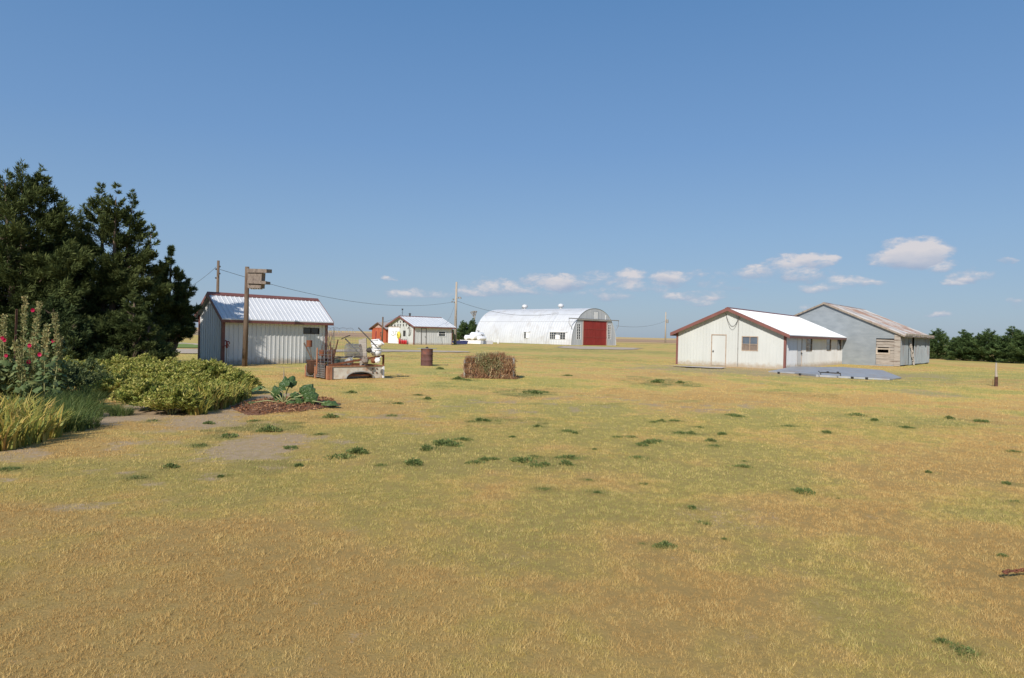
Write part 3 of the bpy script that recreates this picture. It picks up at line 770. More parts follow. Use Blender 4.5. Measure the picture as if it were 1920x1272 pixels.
mb.build('eave_boards', M['utilwood'], s3.root)

# ---- flat grey sheet cover with a handle in front of the white shed
cs = gl((1441, 697.5), (1487, 690.5), (1580, 691.5), (1655, 697), (1690, 709), (1668, 712.5), (1600, 709.5), (1530, 706), (1490, 700.5))
cc_ = sum((Vector(p) for p in cs), Vector()) / len(cs)
th = thing('cellar_cover', 'flat grey metal cover sheets lying on the lawn before the white shed', 'cellar cover', (cc_.x, cc_.y, 0))
mb = MB()
n = len(cs)
hts = [.04, .11, .12, .09, .03, .04, .07, .09, .05]
mb.add([(p.x - cc_.x, p.y - cc_.y, -.02) for p in cs] + [(p.x - cc_.x, p.y - cc_.y, h_) for p, h_ in zip(cs, hts)] + [(0, 0, .13)],
       [(i, (i + 1) % n, n + (i + 1) % n, n + i) for i in range(n)] + [(n + i, n + (i + 1) % n, 2 * n) for i in range(n)])
mb.build('sheet', M['sheet_blue'], th)
p1, p2 = G(1539, 701, .18) - cc_, G(1576, 703, .18) - cc_
mb = MB(); mb.tube([p1 + Vector((0, 0, -.06)), p1 + Vector((0, 0, .07)), p2 + Vector((0, 0, .07)), p2 + Vector((0, 0, -.06))], .028, 6)
mb.tube([p1 + Vector((0, 0, .03)), p1 + Vector((.12, .55, .1))], .02, 5); mb.tube([p2 + Vector((0, 0, .03)), p2 + Vector((.12, .6, .1))], .02, 5)
mb.build('handle', M['black'], th)
mb = MB()
for q in ((1552, 698), (1571, 698.5), (1500, 702), (1460, 699), (1625, 709.5), (1598, 708)):
    p = G(q[0], q[1], .15) - cc_; MB().box(p.x - .05, p.x + .05, p.y - .04, p.y + .04, .08, .19).build('bracket', M['black'], th)

# ---- garage with white sliding door, further back
P0 = G(775.7, 646.3)
GG = dict(MT); GG['gable'] = M['cream_metal']
s4 = gabled('farm_workshop', 'white metal workshop with cream gable hung with small dark letters', 'workshop', (775.7, 646.3), R(47), 847.5, 727.8, z_at(P0, 610.5), 593.5, GG,
            oe=.45, og=.4, ribs=.42, roofribs=.6, fascia=.2,
            ops_side=[(789.3, 615, 799.2, 646), (821, 621, 835.5, 631.5)], ops_gable=[(755.5, 620, 760, 631)])
o = s4.os[0]; door(s4.side, s4.root, o[0], o[1], 0.0, o[3], M['white_metal'], M['frame_dark'], .09, (o[1] - .25, 1.2))
o = s4.os[1]; window(s4.side, s4.root, o[0], o[1], o[2], o[3], M['whitepaint'], .09, hs=(.5,), proud=.05)
o = s4.og[0]; window(s4.gab, s4.root, o[0], o[1], o[2], o[3], M['frame_dark'], .07, vs=(.5,))
d0 = s4.GP(728.6, 640)[0]; d1 = s4.GP(749.3, 640)[0]; dzt = s4.GP(740, 614)[1]
mb = slab(s4.gab, d1, d0, .05, dzt, .03, .09); 
for k in range(1, 5): slab(s4.gab, d1 + (d0 - d1) * k / 5 - .02, d1 + (d0 - d1) * k / 5 + .02, .1, dzt - .05, .09, .105, mb)
sd_ = mb.build('sliding_door', M['whitepaint'], s4.root)
mb = slab(s4.gab, d1 - .2, d0 + .05, dzt + .01, dzt + .12, .02, .13); mb.build('rail', M['frame_tan'], sd_)
def gmark(px, py, segs, sz, part):
    """a small dark iron letter on the gable; segs are strokes in a unit cell"""
    a_, z_ = s4.GP(px, py)
    for (x0_, y0_, x1_, y1_) in segs:
        part.beam(s4.gab(a_ - x0_ * sz, .07, z_ + y0_ * sz), s4.gab(a_ - x1_ * sz, .07, z_ + y1_ * sz), .10, .05, up=(0, 0, 1) if abs(x1_ - x0_) > .01 else (0, 1, 0))
LT = {'I': [(0, -.5, 0, .5), (-.2, .5, 0, .5)], 'T': [(0, -.5, 0, .5), (-.4, .5, .35, .5)], 'N': [(-.35, -.5, -.35, .5), (-.35, .5, .3, -.4), (.35, -.5, .35, .5)], 'K': [(-.3, -.5, -.3, .5), (-.3, 0, .3, .5), (-.3, 0, .3, -.5)],
      'A': [(-.35, -.5, 0, .5), (0, .5, .35, -.5), (-.2, -.1, .2, -.1)], '7': [(-.35, .5, .35, .5), (.35, .5, -.1, -.5)], 'Y': [(-.3, .5, 0, 0), (.3, .5, 0, 0), (0, 0, 0, -.5)]}
for px_, py_, ch in ((745.3, 604, 'I'), (750.6, 604, 'T'), (756.3, 603.6, 'N'), (735, 610.5, 'K'), (740.3, 610.3, 'A'), (745.7, 610.3, '7'), (750.6, 610.3, 'Y'), (756.2, 610.3, 'Y'), (761.7, 610.3, 'T'), (767.4, 610.4, 'N')):
    mb = MB(); gmark(px_, py_, LT[ch], .30, mb); mb.build('letter', M['black'], s4.root)
mb = MB(); gmark(738, 623.5, [(-.5, .4, .3, .1), (.3, .1, .3, -.6)], .45, mb); mb.build('iron_ornament', M['black'], s4.root)
mb = MB(); gmark(743.5, 624.5, [(-.3, -.9, -.3, .6), (-.3, .6, .7, .6)], .45, mb); mb.build('iron_ornament', M['black'], s4.root)
mb = MB(); gmark(737.5, 628.5, [(-1.3, .2, -.7, -.1), (-.7, -.1, .7, -.1), (.7, -.1, 1.3, .2)], .42, mb); mb.build('iron_ornament', M['black'], s4.root)
mb = MB(); a_, z_ = s4.GP(767.3, 621.5)
mb.tube([s4.gab(a_ + .45 * math.cos(k * .55 + .6), .1, z_ + .65 * math.sin(k * .55 + .6)) for k in range(9)], .05, 5); mb.beam(s4.gab(a_, .1, z_ - .7), s4.gab(a_ - .1, .1, z_ + .5), .1, .05)
mb.build('iron_ornament', M['steel'], s4.root)
# weather vane and stub chimney on the roof
mb = MB(); xv = .2; hy = s4.W / 2
mb.tube([(xv, hy, s4.RH), (xv, hy, s4.RH + 1.1)], .03, 5)
for zz in (.55, .85): mb.beam((xv - .22, hy - .1, s4.RH + zz), (xv + .22, hy + .1, s4.RH + zz), .03, .03)
mb.box(xv - .15, xv + .15, hy - .01, hy + .01, s4.RH + 1.0, s4.RH + 1.2); mb.build('weather_vane', M['darkmetal'], s4.root)
mb = MB(); mb.lathe([(.13, 0), (.13, .4), (.2, .42), (.2, .5), (0, .58)], 10, (1.6, hy, s4.RH)); mb.build('chimney', M['darkmetal'], s4.root)
def on_gable(sh, px, py, out):
    a_, z_ = sh.GP(px, py); p = sh.p0 + sh.v * a_ - sh.u * out; p.z = z_; return p
# yellow hose coil hanging on the gable and the red cylinders
p = on_gable(s4, 749.5, 628.8, .25)
mb = MB()
for k in range(3):
    rr_ = .46 - k * .10
    mb.tube([s4.v * (rr_ * .8 * math.cos(a)) + Vector((0, 0, rr_ * 1.15 * math.sin(a))) - s4.u * (.06 * k) for a in np.linspace(0, 6.283, 20)], .08, 6, cap=False)
mb.tube([s4.v * .1 + Vector((0, 0, -.5)), s4.v * .15 + Vector((0, 0, -1.1))], .04, 5)
o = mb.build('hose_coil', M['yellow'], smooth=True, loc=p); tag(o, 'yellow hose coil hanging on the workshop gable by its sliding door', 'hose')
for i, (px_, h_, r_) in enumerate(((754.0, .86, .17), (758.7, .66, .145), (762.3, .66, .145), (765.8, .66, .145))):
    a_ = s4.GP(px_, 640)[0]; p = s4.p0 + s4.v * a_ - s4.u * .45
    lb = 'tall red gas cylinder below the yellow hose coil' if i == 0 else ['', 'short red gas cylinder next to the tall one', 'middle short red gas cylinder before the cream gable', 'short red gas cylinder nearest the workshop corner'][i]
    th = thing('gas_cylinder', lb, 'gas cylinder', (p.x, p.y, 0), 0, 'red cylinders at the workshop gable')
    mb = MB(); mb.lathe([(0, 0), (r_, 0), (r_, h_ * .82), (r_ * .8, h_ * .92), (.07, h_ * .96)], 14); mb.build('body', M['redpaint'], th, True)
    mb = MB(); mb.lathe([(.07, h_ * .96), (.07, h_ + .08), (.11, h_ + .08), (.11, h_ + .14), (0, h_ + .14)], 8); mb.build('valve', M['steel'], th)

# ---- faded red barn further left
P0 = G(731, 642.5)
RB = dict(side=M['red_barn'], gable=M['red_barn'], trim=M['dark_rust'], roof=M['shingle'], cap=M['shingle'], custom=True)
s5 = gabled('red_barn', 'faded red wooden barn half hidden behind the white workshop', 'barn', (724, 642.5), R(52), 752, 697, z_at(G(724, 642.5), 616), 605.5, RB, oe=.5, og=.35, ribs=0, corner=False, fascia=.15)
wall_mesh(s5.gab, s5.W, lambda a: min(s5.top(a), s5.H + .1), [], .3, .02, .012, breaks=(s5.W * .05,s5.W*.95)).build('wall', M['red_barn'], s5.root)
mb = MB()
N_ = 12
for i in range(N_):
    a_, b_ = s5.W * i / N_, s5.W * (i + 1) / N_
    ta, tb = max(s5.top(a_), s5.H + .1), max(s5.top(b_), s5.H + .1)
    if max(ta, tb) > s5.H + .12: mb.hexa([s5.gab(a_, -.08, s5.H + .101), s5.gab(b_ - .015, -.08, s5.H + .101), s5.gab(b_ - .015, .03, s5.H + .101), s5.gab(a_, .03, s5.H + .101), s5.gab(a_, -.08, ta), s5.gab(b_ - .015, -.08, tb), s5.gab(b_ - .015, .03, tb), s5.gab(a_, .03, ta)])
mb.build('gable_boards', M['pink_gray'], s5.root)
wall_mesh(s5.side, s5.L, lambda a: s5.H).build('wall', M['red_barn'], s5.root)
a_, z_ = s5.GP(714.5, 627)
window(s5.gab, s5.root, a_ - .35, a_ + .35, z_ - .35, z_ + .35, M['darkmetal'], .08, proud=.05)
a2 = s5.GP(705, 640)[0]
mb = slab(s5.gab, a2 - .9, a2 + .9, .05, 2.3, .015, .05); slab(s5.gab, a2 - 1.0, a2 + 1.0, 2.31, 2.42, .015, .09, mb); mb.build('door', M['red_barn'], s5.root)

# ---- quonset hut
P0 = G(1071, 647.3)
phi = R(46)
qu = Vector((math.sin(phi), math.cos(phi), 0)); qv = Vector((-math.cos(phi), math.sin(phi), 0))
QW = run_to(P0, qu, 1155); QL = run_to(P0, qv, 889.5)
QH = z_at(P0 + qu * QW / 2, 578.6)
root = thing('quonset_hut', 'long silvery arched metal hut with red doors in its grey end wall', 'quonset hut', (P0.x, P0.y, 0), math.pi / 2 - phi)
def qprof(th_): return QW / 2 - QW / 2 * math.copysign(abs(math.cos(th_)) ** .92, math.cos(th_)), QH * math.sin(th_) ** .96
mb = MB(); NT_ = 44; ny_ = int(QL / .35)
def qp(k, yy, o):
    th_ = math.pi * k / NT_
    x_, z_ = qprof(th_); return (x_ - math.cos(th_) * o, yy, z_ + math.sin(th_) * o)
vs = []; 
for j in range(ny_ + 1):
    for k in range(NT_ + 1): vs.append(qp(k, QL * j / ny_, .045 if j % 2 else 0.0))
fs = [(j * (NT_ + 1) + k, j * (NT_ + 1) + k + 1, (j + 1) * (NT_ + 1) + k + 1, (j + 1) * (NT_ + 1) + k) for j in range(ny_) for k in range(NT_)]
# leave out the faces where the side windows stand
def q_open(px0, px1, py0, py1):
    ya = run_to(P0, qv, px0); yb = run_to(P0, qv, px1)
    pa = P0 + qv * ((ya + yb) / 2); return min(ya, yb), max(ya, yb), z_at(pa, py1), z_at(pa, py0)
mb.add(vs, fs)
mb.build('arch_shell', M['quonset'], root, smooth=False)
mb = MB()
for fk in (9, 13.0, 17.0, 27, 31, 35): 
    mb.tube([qp(fk, yy, .05) for yy in (0, QL * .25, QL * .5, QL * .75, QL)], .03, 4)
mb.build('panel_seams', M['quonset_end'], root)
qe = lambda a, o, z: (a, -o + .1, z)
def qx(px, py):
    a = run_to(P0, qu, px); return a, z_at(P0 + qu * a, py)
da, _ = qx(1094, 640); db, _ = qx(1137, 640); _, dzt = qx(1115, 602)
def qtop(a):
    c = max(-1, min(1, (QW / 2 - a) / (QW / 2))); th_ = math.acos(math.copysign(abs(c) ** (1 / .92), c)); return max(0.01, QH * math.sin(th_) ** .96 - .01)
wl = [(qx(1081.4, 607), qx(1088.7, 637)), (qx(1139.5, 609), qx(1145.5, 636.5))]
ops = [(da, db, -.04, dzt)] + [(min(p_[0], q_[0]), max(p_[0], q_[0]), q_[1], p_[1]) for p_, q_ in wl]
wall_mesh(qe, QW - .02, qtop, ops, .8, .04, .02, breaks=[QW * k / 40 for k in range(1, 40)], x0=.02).build('end_wall', M['quonset_end'], root)
mid = (da + db) / 2
for a_, b_ in ((da + .03, mid - .02), (mid + .02, db - .03)):
    mb = slab(qe, a_, b_, .03, dzt - .03, -.06, 0)
    nr = 7
    for k in range(nr + 1): 
        c = a_ + .05 + (b_ - a_ - .1) * k / nr; slab(qe, c - .03, c + .03, .05, dzt - .06, 0, .025, mb)
    dr = mb.build('door', M['red_door'], root)
    for f in (.33, .66): slab(qe, a_, b_, dzt * f - .06, dzt * f + .06, .028, .06).build('brace', M['redold'], dr)
mb = slab(qe, da - .25, da - .02, 0, dzt, .0, .05); slab(qe, db + .02, db + .25, 0, dzt, 0, .05, mb); mb.build('door_frame', M['pink_gray'], root)
ra, rz_ = qx(1075, 599.5); rb, rz2 = qx(1152.5, 603)
mb = MB(); rail = (dzt + .28)
slab(qe, -1.0, QW + .6, rail - .09, rail + .09, .16, .3, mb); mb.tube([qe(-.95, .2, rail), qe(-.95, .2, rail - 1.0), qe(.25, .05, rail - 2.0)], .05, 5); mb.tube([qe(QW + .55, .2, rail), qe(QW + .55, .2, rail - 1.2), qe(QW - .15, .05, rail - 2.2)], .05, 5)
mb.build('door_rail', M['steel'], root)
for o in ops[1:]:
    window(qe, root, o[0], o[1], o[2], o[3], M['whitepaint'], .08, vs=(.5,), hs=(.16, .33, .5, .67, .84), proud=.03)
# louvre high in the end wall
la, lz = qx(1116.5, 592)
mb = slab(qe, la - .75, la + .75, lz - .9, lz + .9, .0, .04); mb.build('louvre', M['galv'], root)
mb = MB()
for k in range(4): slab(qe, la - .6 + k * .34, la - .46 + k * .34, lz - .8, lz + .8, .045, .09, mb)
mb.build('louvre', M['whitepaint'], root)
la, lz = qx(1135, 595); mb = slab(qe, la - .1, la + .1, lz - .6, lz + .4, .0, .06); mb.build('vent_pipe', M['whitepaint'], root)
# dormer-like window boxes on the curved side
def qbox(px0, px1, py0, py1, vs_, hs_, missing=()):
    ya, yb, z0_, z1_ = q_open(px0, px1, py0, py1)
    def xo(z_):
        s_ = min(1, (z_ / QH) ** (1 / .96)); return qprof(math.asin(s_))[0]
    xt = xo(z1_); xb = xo(z0_) 
    front = xb - .10
    mp = lambda s_, o_, z_: (front - o_, s_, z_)
    mb = MB()
    for yy in (ya - .05, yb): mb.box(front + .0, xt + .25, yy, yy + .05, z0_, z1_ + .05)
    mb.hexa([(front - .12, ya - .15, z1_ + .05), (xt + .4, ya - .15, z1_ + .22), (xt + .4, yb + .15, z1_ + .22), (front - .12, yb + .15, z1_ + .05),
             (front - .12, ya - .15, z1_ + .09), (xt + .4, ya - .15, z1_ + .28), (xt + .4, yb + .15, z1_ + .28), (front - .12, yb + .15, z1_ + .09)])
    hood = mb.build('window_hood', M['whitepaint'], root)
    w = window(mp, root, ya, yb, z0_, z1_, M['whitepaint'], .045, vs=vs_, hs=hs_, proud=.03)
    mb = MB()
    for (u0, u1, v0, v1) in missing:
        mb.box(front - .0, front + .03, ya + (yb - ya) * u0, ya + (yb - ya) * u1, z0_ + (z1_ - z0_) * v0, z0_ + (z1_ - z0_) * v1)
    if missing: mb.build('blanked_panes', M['whitepaint'], w)
qbox(982, 990.5, 623, 634.5, (.5,), (.25, .5, .75), ((.06, .47, .05, .95),))
qbox(1030.5, 1060, 623.5, 636.5, (.17, .33, .42, .5, .58, .75, .88), (.33, .66), ((.36, .46, .03, .6), (.46, .64, .03, .64)))
mb = MB()
for fpx in (984, 1051.5):
    yy = None
    lo, hi = 0, QL
    for _ in range(40):
        m_ = (lo + hi) / 2; p = P0 + qu * QW / 2 + qv * m_; p.z = QH
        if proj(p)[0] > fpx: lo = m_
        else: hi = m_
    mb = MB(); mb.lathe([(.32, -.3), (.32, .35), (.62, .45), (.68, .75), (.5, 1.05), (0, 1.2)], 14, (QW / 2, lo, QH)); mb.build('roof_vent', M['quonset'], root, True)
lo = QL * .72
mb = MB()
for dx in (-.45, 0, .45): mb.tube([(QW / 2 + dx * .3, lo + dx, QH - .1), (QW / 2 + dx * .3, lo + dx, QH + 1.4)], .04, 4)
mb.lathe([(.5, 0), (.45, .3), (.2, .5), (.1, 1.0)], 10, (QW / 2, lo, QH)); mb.build('roof_vent', M['galv'], root)

# ---- white fuel tanks inside a low white wall
P0t = G(901, 645.3)
def tank(px, py, r_, ln, label, leg=.5):
    p = G(px, py)
    th = thing('fuel_tank', label, 'tank', (p.x, p.y, 0), 0, 'white fuel tanks beside the arched hut')
    ax = qu
    mb = MB(); prof = [(0, -.18), (r_ * .6, -.12), (r_ * .92, -.03), (r_, .05), (r_, ln - .05), (r_ * .92, ln + .03), (r_ * .6, ln + .12), (0, ln + .18)]
    mb.lathe(prof, 28, (0, 0, leg + r_), ax); mb.build('shell', M['tankwhite'], th, True)
    mb = MB()
    for f in (.2, .8):
        c = ax * ln * f
        mb.obox(c + Vector((0, 0, (leg + r_ * .3) / 2)), qv * r_ * .7, ax * .08, Vector((0, 0, (leg + r_ * .3) / 2)))
    mb.build('cradle', M['steel'], th)
    mb = MB(); c = ax * ln * .6 + Vector((0, 0, leg + 2 * r_)); mb.tube([c, c + Vector((0, 0, .3))], .06, 6); mb.beam(c + Vector((-.25, 0, .3)), c + Vector((.3, 0, .22)), .1, .12); mb.build('filler', M['darkmetal'], th)
    return th
tank(873, 643.5, .50, 1.6, 'smallest white round fuel tank, leftmost beside the arched hut', .55)
tank(884.5, 643.8, .76, 2.7, 'largest white fuel tank with dark filler on top before the arched hut', .6)
tank(896.5, 644.5, .42, 1.7, 'low white fuel tank at the right behind the containment wall', .55)
mb = MB()
t_ = thing('containment_wall', 'low white wall around the fuel tanks', 'wall', (P0t.x, P0t.y, 0), math.pi / 2 - phi)
Lw = run_to(P0t, qv, 864); Lr = run_to(P0t, qu, 923)
mb.box(-.15, 0, 0, Lw, 0, .62); mb.box(-.15, Lr, -.15, 0, 0, .62); mb.build('wall_panel', M['whitepaint'], t_)
mb = MB()
for f in (.01, .33, .66, .985): mb.box(-.19, -.151, Lw * f, Lw * f + .12, 0, .66)
mb.box(-.2, .02, -.2, -.151, 0, .68); mb.build('post', M['tankwhite'], t_)
p = G(866, 645.2)
mb = MB(); mb.hexa([(-1.3, -.6, 0), (.9, -.6, 0), (.9, .6, 0), (-1.3, .6, 0), (-1.9, -.8, .5), (1.1, -.8, .55), (1.1, .8, .55), (-1.9, .8, .5)]); mb.box(-.6, .8, -.5, .5, .551, .6)
o = mb.build('upturned_boat', M['blue'], loc=(p.x, p.y, 0)); tag(o, 'dark blue low trough on the grass between pole and fuel tanks', 'trough'); o.name = 'trough'
p = G(934, 644.5); th = thing('white_bollard', 'small white post standing on the grass before the arched hut', 'bollard', (p.x, p.y, 0))
mb = MB(); mb.lathe([(.13, -.05), (.13, .75), (.1, .85), (0, .88)], 10); mb.build('post', M['whitepaint'], th, True)
mb = MB(); mb.lathe([(.24, -.02), (.24, .08), (.13, .12)], 10); mb.build('base', M['concrete'], th)

# ------------------------------------------------------------------ poles and wires
def pole(name, label, base, top, r0_, r1_, mat, parts=()):
    b = G(*base); tp = AT(top[0], top[1], b.y) - b
    th = thing(name, label, 'pole', (b.x, b.y, 0), 0)
    mb = MB(); mb.tube([Vector((0, 0, -.1)), tp * .5 + Vector((.02, 0, 0)), tp], [r0_, (r0_ + r1_) / 2, r1_], 12); mb.build('shaft', mat, th, True)
    return th, b, tp
# log pole with nest box
th, b, tp = pole('log_pole', 'dark log pole leaning slightly before the small white shed', (458.5, 686), (463.5, 500.5), .135, .10, M['polewood'])
th.name = 'log_pole'
bx0 = AT(468, 512, b.y - .02); bx1 = AT(495.5, 541.5, b.y - .02)
W_ = (bx1 - bx0).x; Z1 = bx0.z; Z0 = bx1.z
t_ = thing('nest_box', 'weathered wooden nest box with roof board and perch on the log pole', 'nest box', (bx0.x, b.y, Z0), R(-12))
mb = MB(); mb.hexa([(0.0, -.13, 0), (W_ * .96, -.13, .0), (W_ * .96, .2, .0), (0, .2, 0), (0, -.13, Z1 - Z0), (W_, -.13, Z1 - Z0), (W_, .2, Z1 - Z0), (0, .2, Z1 - Z0)])
mb.build('box', M['boxwood'], t_)
mb = MB(); hz_ = Z1 - Z0
mb.hexa([(-.03, -.20, hz_ + .0), (W_ + .30, -.20, hz_ - .005), (W_ + .30, .28, hz_ + .02), (-.03, .28, hz_ + .03), (-.03, -.20, hz_ + .20), (W_ + .30, -.20, hz_ + .17), (W_ + .30, .28, hz_ + .2), (-.03, .28, hz_ + .22)])
mb.build('roof_board', M['boxwood'], t_)
mb = MB(); mb.hexa([(.02, -.22, hz_ * .30), (W_ + .28, -.22, hz_ * .26), (W_ + .28, -.131, hz_ * .26), (.02, -.131, hz_ * .30), (.02, -.22, hz_ * .50), (W_ + .28, -.22, hz_ * .45), (W_ + .28, -.131, hz_ * .45), (.02, -.131, hz_ * .5)])
mb.hexa([(W_ + .0, -.131, hz_ * .27), (W_ + .28, -.131, hz_ * .26), (W_ + .28, .2, hz_ * .26), (W_, .2, hz_ * .27), (W_, -.131, hz_ * .45), (W_ + .28, -.131, hz_ * .44), (W_ + .28, .2, hz_ * .44), (W_, .2, hz_ * .45)])
mb.build('perch_board', M['boxwood'], t_)
mb = MB(); mb.box(-.05, .0, -.10, .12, .03, hz_ - .02); mb.build('mounting_board', M['boxwood'], t_)
mb = MB()
for k in range(5): x_ = W_ * (.12 + .17 * k); mb.hexa([(x_, -.1, -.04 - .02 * (k % 2)), (x_ + .06, -.1, -.05), (x_ + .06, .1, -.05), (x_, .1, -.04), (x_, -.1, 0), (x_ + .06, -.1, 0), (x_ + .06, .1, 0), (x_, .1, 0)])
mb.build('bottom_slats', M['graywood'], t_)

def utility(label, base_pt, top_px, r0_, r1_, name='utility_pole'):
    b = base_pt; tp = AT(top_px[0], top_px[1], b.y) - Vector((b.x, b.y, 0))
    th = thing(name, label, 'pole', (b.x, b.y, 0), 0)
    MB().tube([Vector((0, 0, -.1)), tp * .5, tp], [r0_, (r0_ + r1_) / 2, r1_], 10).build('shaft', M['utilwood'], th, True)
    return th, Vector((b.x, b.y, 0)), tp
pa = AT(407.5, 560, 60); pa.z = 0
th, bA, tA = utility('weathered utility pole rising behind the small shed roof', pa, (409.5, 489), .15, .11)
mb = MB(); 
for i, f in enumerate((.80, .85, .90, .93)):
    p_ = tA * f; sx = 1 if i % 2 else -1
    mb.lathe([(.03, 0), (.07, .02), (.05, .07), (.08, .1), (.03, .14)], 8, p_ + Vector((sx * .17, -.05, -.05))); mb.beam(p_, p_ + Vector((sx * .18, -.05, -.03)), .05, .05)
mb.build('insulators', M['darkmetal'], th)
pb = G(853.2, 646)
th, bB, tB = utility('tall utility pole standing between the workshop and the fuel tanks', pb, (856, 529), .26, .15)
mb = MB(); pz = AT(855, 562, bB.y) - bB
for k, (dx, dz_) in enumerate(((-.35, 0), (-.5, -.4), (-.2, -.5), (.3, .3))):
    mb.beam(Vector((pz.x, pz.y, pz.z + dz_)), Vector((pz.x + dx * 1.3, pz.y - .1, pz.z + dz_)), .08, .08)
    mb.lathe([(.05, -.12), (.12, -.05), (.07, .04), (.12, .1), (.04, .16)], 8, Vector((pz.x + dx * 1.3, pz.y - .1, pz.z + dz_)))
mb.build('insulators', M['steel'], th)
mb = MB(); py_ = AT(856, 559, bB.y) - bB; mb.beam(py_, py_ + Vector((.55, -.1, .05)), .06, .06); mb.lathe([(.1, .2), (.22, .05), (.24, -.1), (0, -.12)], 10, py_ + Vector((.6, -.1, 0))); mb.build('yard_lamp', M['steel'], th)
pc = G(1247.5, 643.5)
th, bC, tC = utility('distant utility pole in the fields left of the white shed', pc, (1248.5, 585.5), .3, .2)
mb = MB(); mb.lathe([(.35, -.8), (.4, -.75), (.4, .4), (.35, .5), (0, .55)], 12, tC * .72 + Vector((.6, 0, 0))); mb.beam(tC * .72, tC * .72 + Vector((.6, 0, 0)), .2, .2); mb.build('transformer', M['steel'], th)
pd = G(716, 647)
th, bD, tD = utility('thin dark utility pole in front of the faded red barn', pd, (718, 594.5), .13, .10)
th.children[0].data.materials[0] = M['polewood']
for c_ in bpy.data.objects['utility_pole'].children:
    if c_.name.startswith('shaft'): c_.data.materials[0] = M['polewood']
def wire(label, a, b_, sag, r_=.018, n=22):
    a, b_ = Vector(a), Vector(b_)
    pts = [a.lerp(b_, k / n) - a - Vector((0, 0, sag * 4 * (k / n) * (1 - k / n))) for k in range(n + 1)]
    o = MB().tube(pts, r_, 5, False).build('power_line', M['wire'], loc=a); tag(o, label, 'power line')
    return o
topA = bA + tA * .9
wire('power line sagging from the pole behind the small shed to the pole beside the workshop', bA + tA * .9 + Vector((.17, 0, 0)), AT(852, 566, bB.y), 1.7, .020)
wire('power line dropping from the pole behind the small shed into the left cedars', bA + tA * .93 - Vector((.17, 0, 0)), AT(250, 573, 48), .7, .016)
wire('power line running from the workshop pole to the arched hut', AT(857.5, 565, bB.y), P0 + qu * QW * .45 + qv * QL * .25 + Vector((0, 0, QH * .93)), 1.6, .026)
wire('thin service wire from the workshop pole down to the workshop roof', AT(854, 568, bB.y), s4.p0 + s4.u * s4.L * .8 + Vector((0, 0, s4.H + .3)), .5, .018)
wire('faint wire stretching from the arched hut to the distant field pole', P0 + qu * QW + Vector((0, 0, QH * .55)), bC + tC * .72, 1.0, .03)
wire('wire between the thin dark pole and the workshop ridge', bD + tD * .82, s4.p0 + s4.v * s4.W * .5 + Vector((0, 0, s4.RH + .3)), .2, .016)

# distant rail fence seen between the cedars and the shed
pf0, pf1 = G(300, 636.5), G(392, 638)
th = thing('rail_fence', 'low dark rail fence beyond the drive left of the small shed', 'fence', (pf0.x, pf0.y, 0))
mb = MB(); mb.beam(Vector((0, 0, .95)), (pf1 - pf0) + Vector((0, 0, .95)), .12, .5); mb.build('rail', M['wood'], th)
for f in np.linspace(0, 1, 6):
    p_ = (pf1 - pf0) * f; MB().tube([p_ + Vector((0, .15, -.1)), p_ + Vector((0, .15, 1.3))], .09, 7).build('post', M['polewood'], th)

# centre-pivot irrigation far out in the fields
a_ = G(618, 629.8); b_ = G(690, 626.5)
a_ = AT(600, 640, 520); b_ = AT(662, 640, 700); a_.z = b_.z = 0
th = thing('pivot_irrigator', 'spindly wheeled irrigation boom far off in the brown field', 'irrigator', (a_.x, a_.y, 0))
dd = b_ - a_
mb = MB()
for k in range(4):
    p_, q_ = dd * k / 4, dd * (k + 1) / 4
    pts = [p_.lerp(q_, j / 8) + Vector((0, 0, 3.6 + 1.2 * math.sin(math.pi * j / 8))) for j in range(9)]
    mb.tube(pts, .10, 5); mb.tube([p_ + Vector((0, 0, 3.6)), q_ + Vector((0, 0, 3.6))], .05, 4)
    for j in range(1, 8): mb.tube([pts[j], p_.lerp(q_, j / 8) + Vector((0, 0, 3.6))], .05, 4)
mb.build('boom', M['steel'], th)
for k in range(5):
    p_ = dd * k / 4; mb = MB()
    mb.tube([p_ + Vector((-1.6, 0, 0)), p_ + Vector((0, 0, 3.6)), p_ + Vector((1.6, 0, 0))], .1, 4)
    for sx in (-1.6, 1.6): mb.lathe([(.6, -.15), (.6, .15)], 12, p_ + Vector((sx, 0, .6)), (0, 1, 0), True)
    mb.build('wheel_tower', M['steel'], th)

# ------------------------------------------------------------------ rusty drum
p = G(800, 685.3); hD = z_at(p, 653.5)
th = thing('oil_drum', 'rusty upright steel drum with a flat lid on the lawn', 'drum', (p.x, p.y, -.02))
rD = 11.1 / FPX * p.y
mb = MB(); prof = [(0, 0), (rD, 0), (rD + .012, .02), (rD, .04)]
for f in (.33, .66): prof += [(rD, hD * f - .03), (rD + .018, hD * f), (rD, hD * f + .03)]
prof += [(rD, hD - .02), (rD + .012, hD)]; mb.lathe(prof, 32); mb.build('body', M['drum_rust'], th, True)
lz_ = MB(); lz_.hexa([(-rD * 1.65, -.30, hD + .0), (rD * 1.65, -.30, hD + .01), (rD * 1.6, .34, hD + .01), (-rD * 1.6, .34, hD + .0), (-rD * 1.65, -.30, hD + .02), (rD * 1.65, -.30, hD + .03), (rD * 1.6, .34, hD + .03), (-rD * 1.6, .34, hD + .02)])
lz_.build('lid', M['steel'], th)
MB().lathe([(.06, 0), (.09, .03), (.05, .07), (0, .08)], 10, (.0, 0, hD + .03)).build('lid_weight', M['darkmetal'], th)

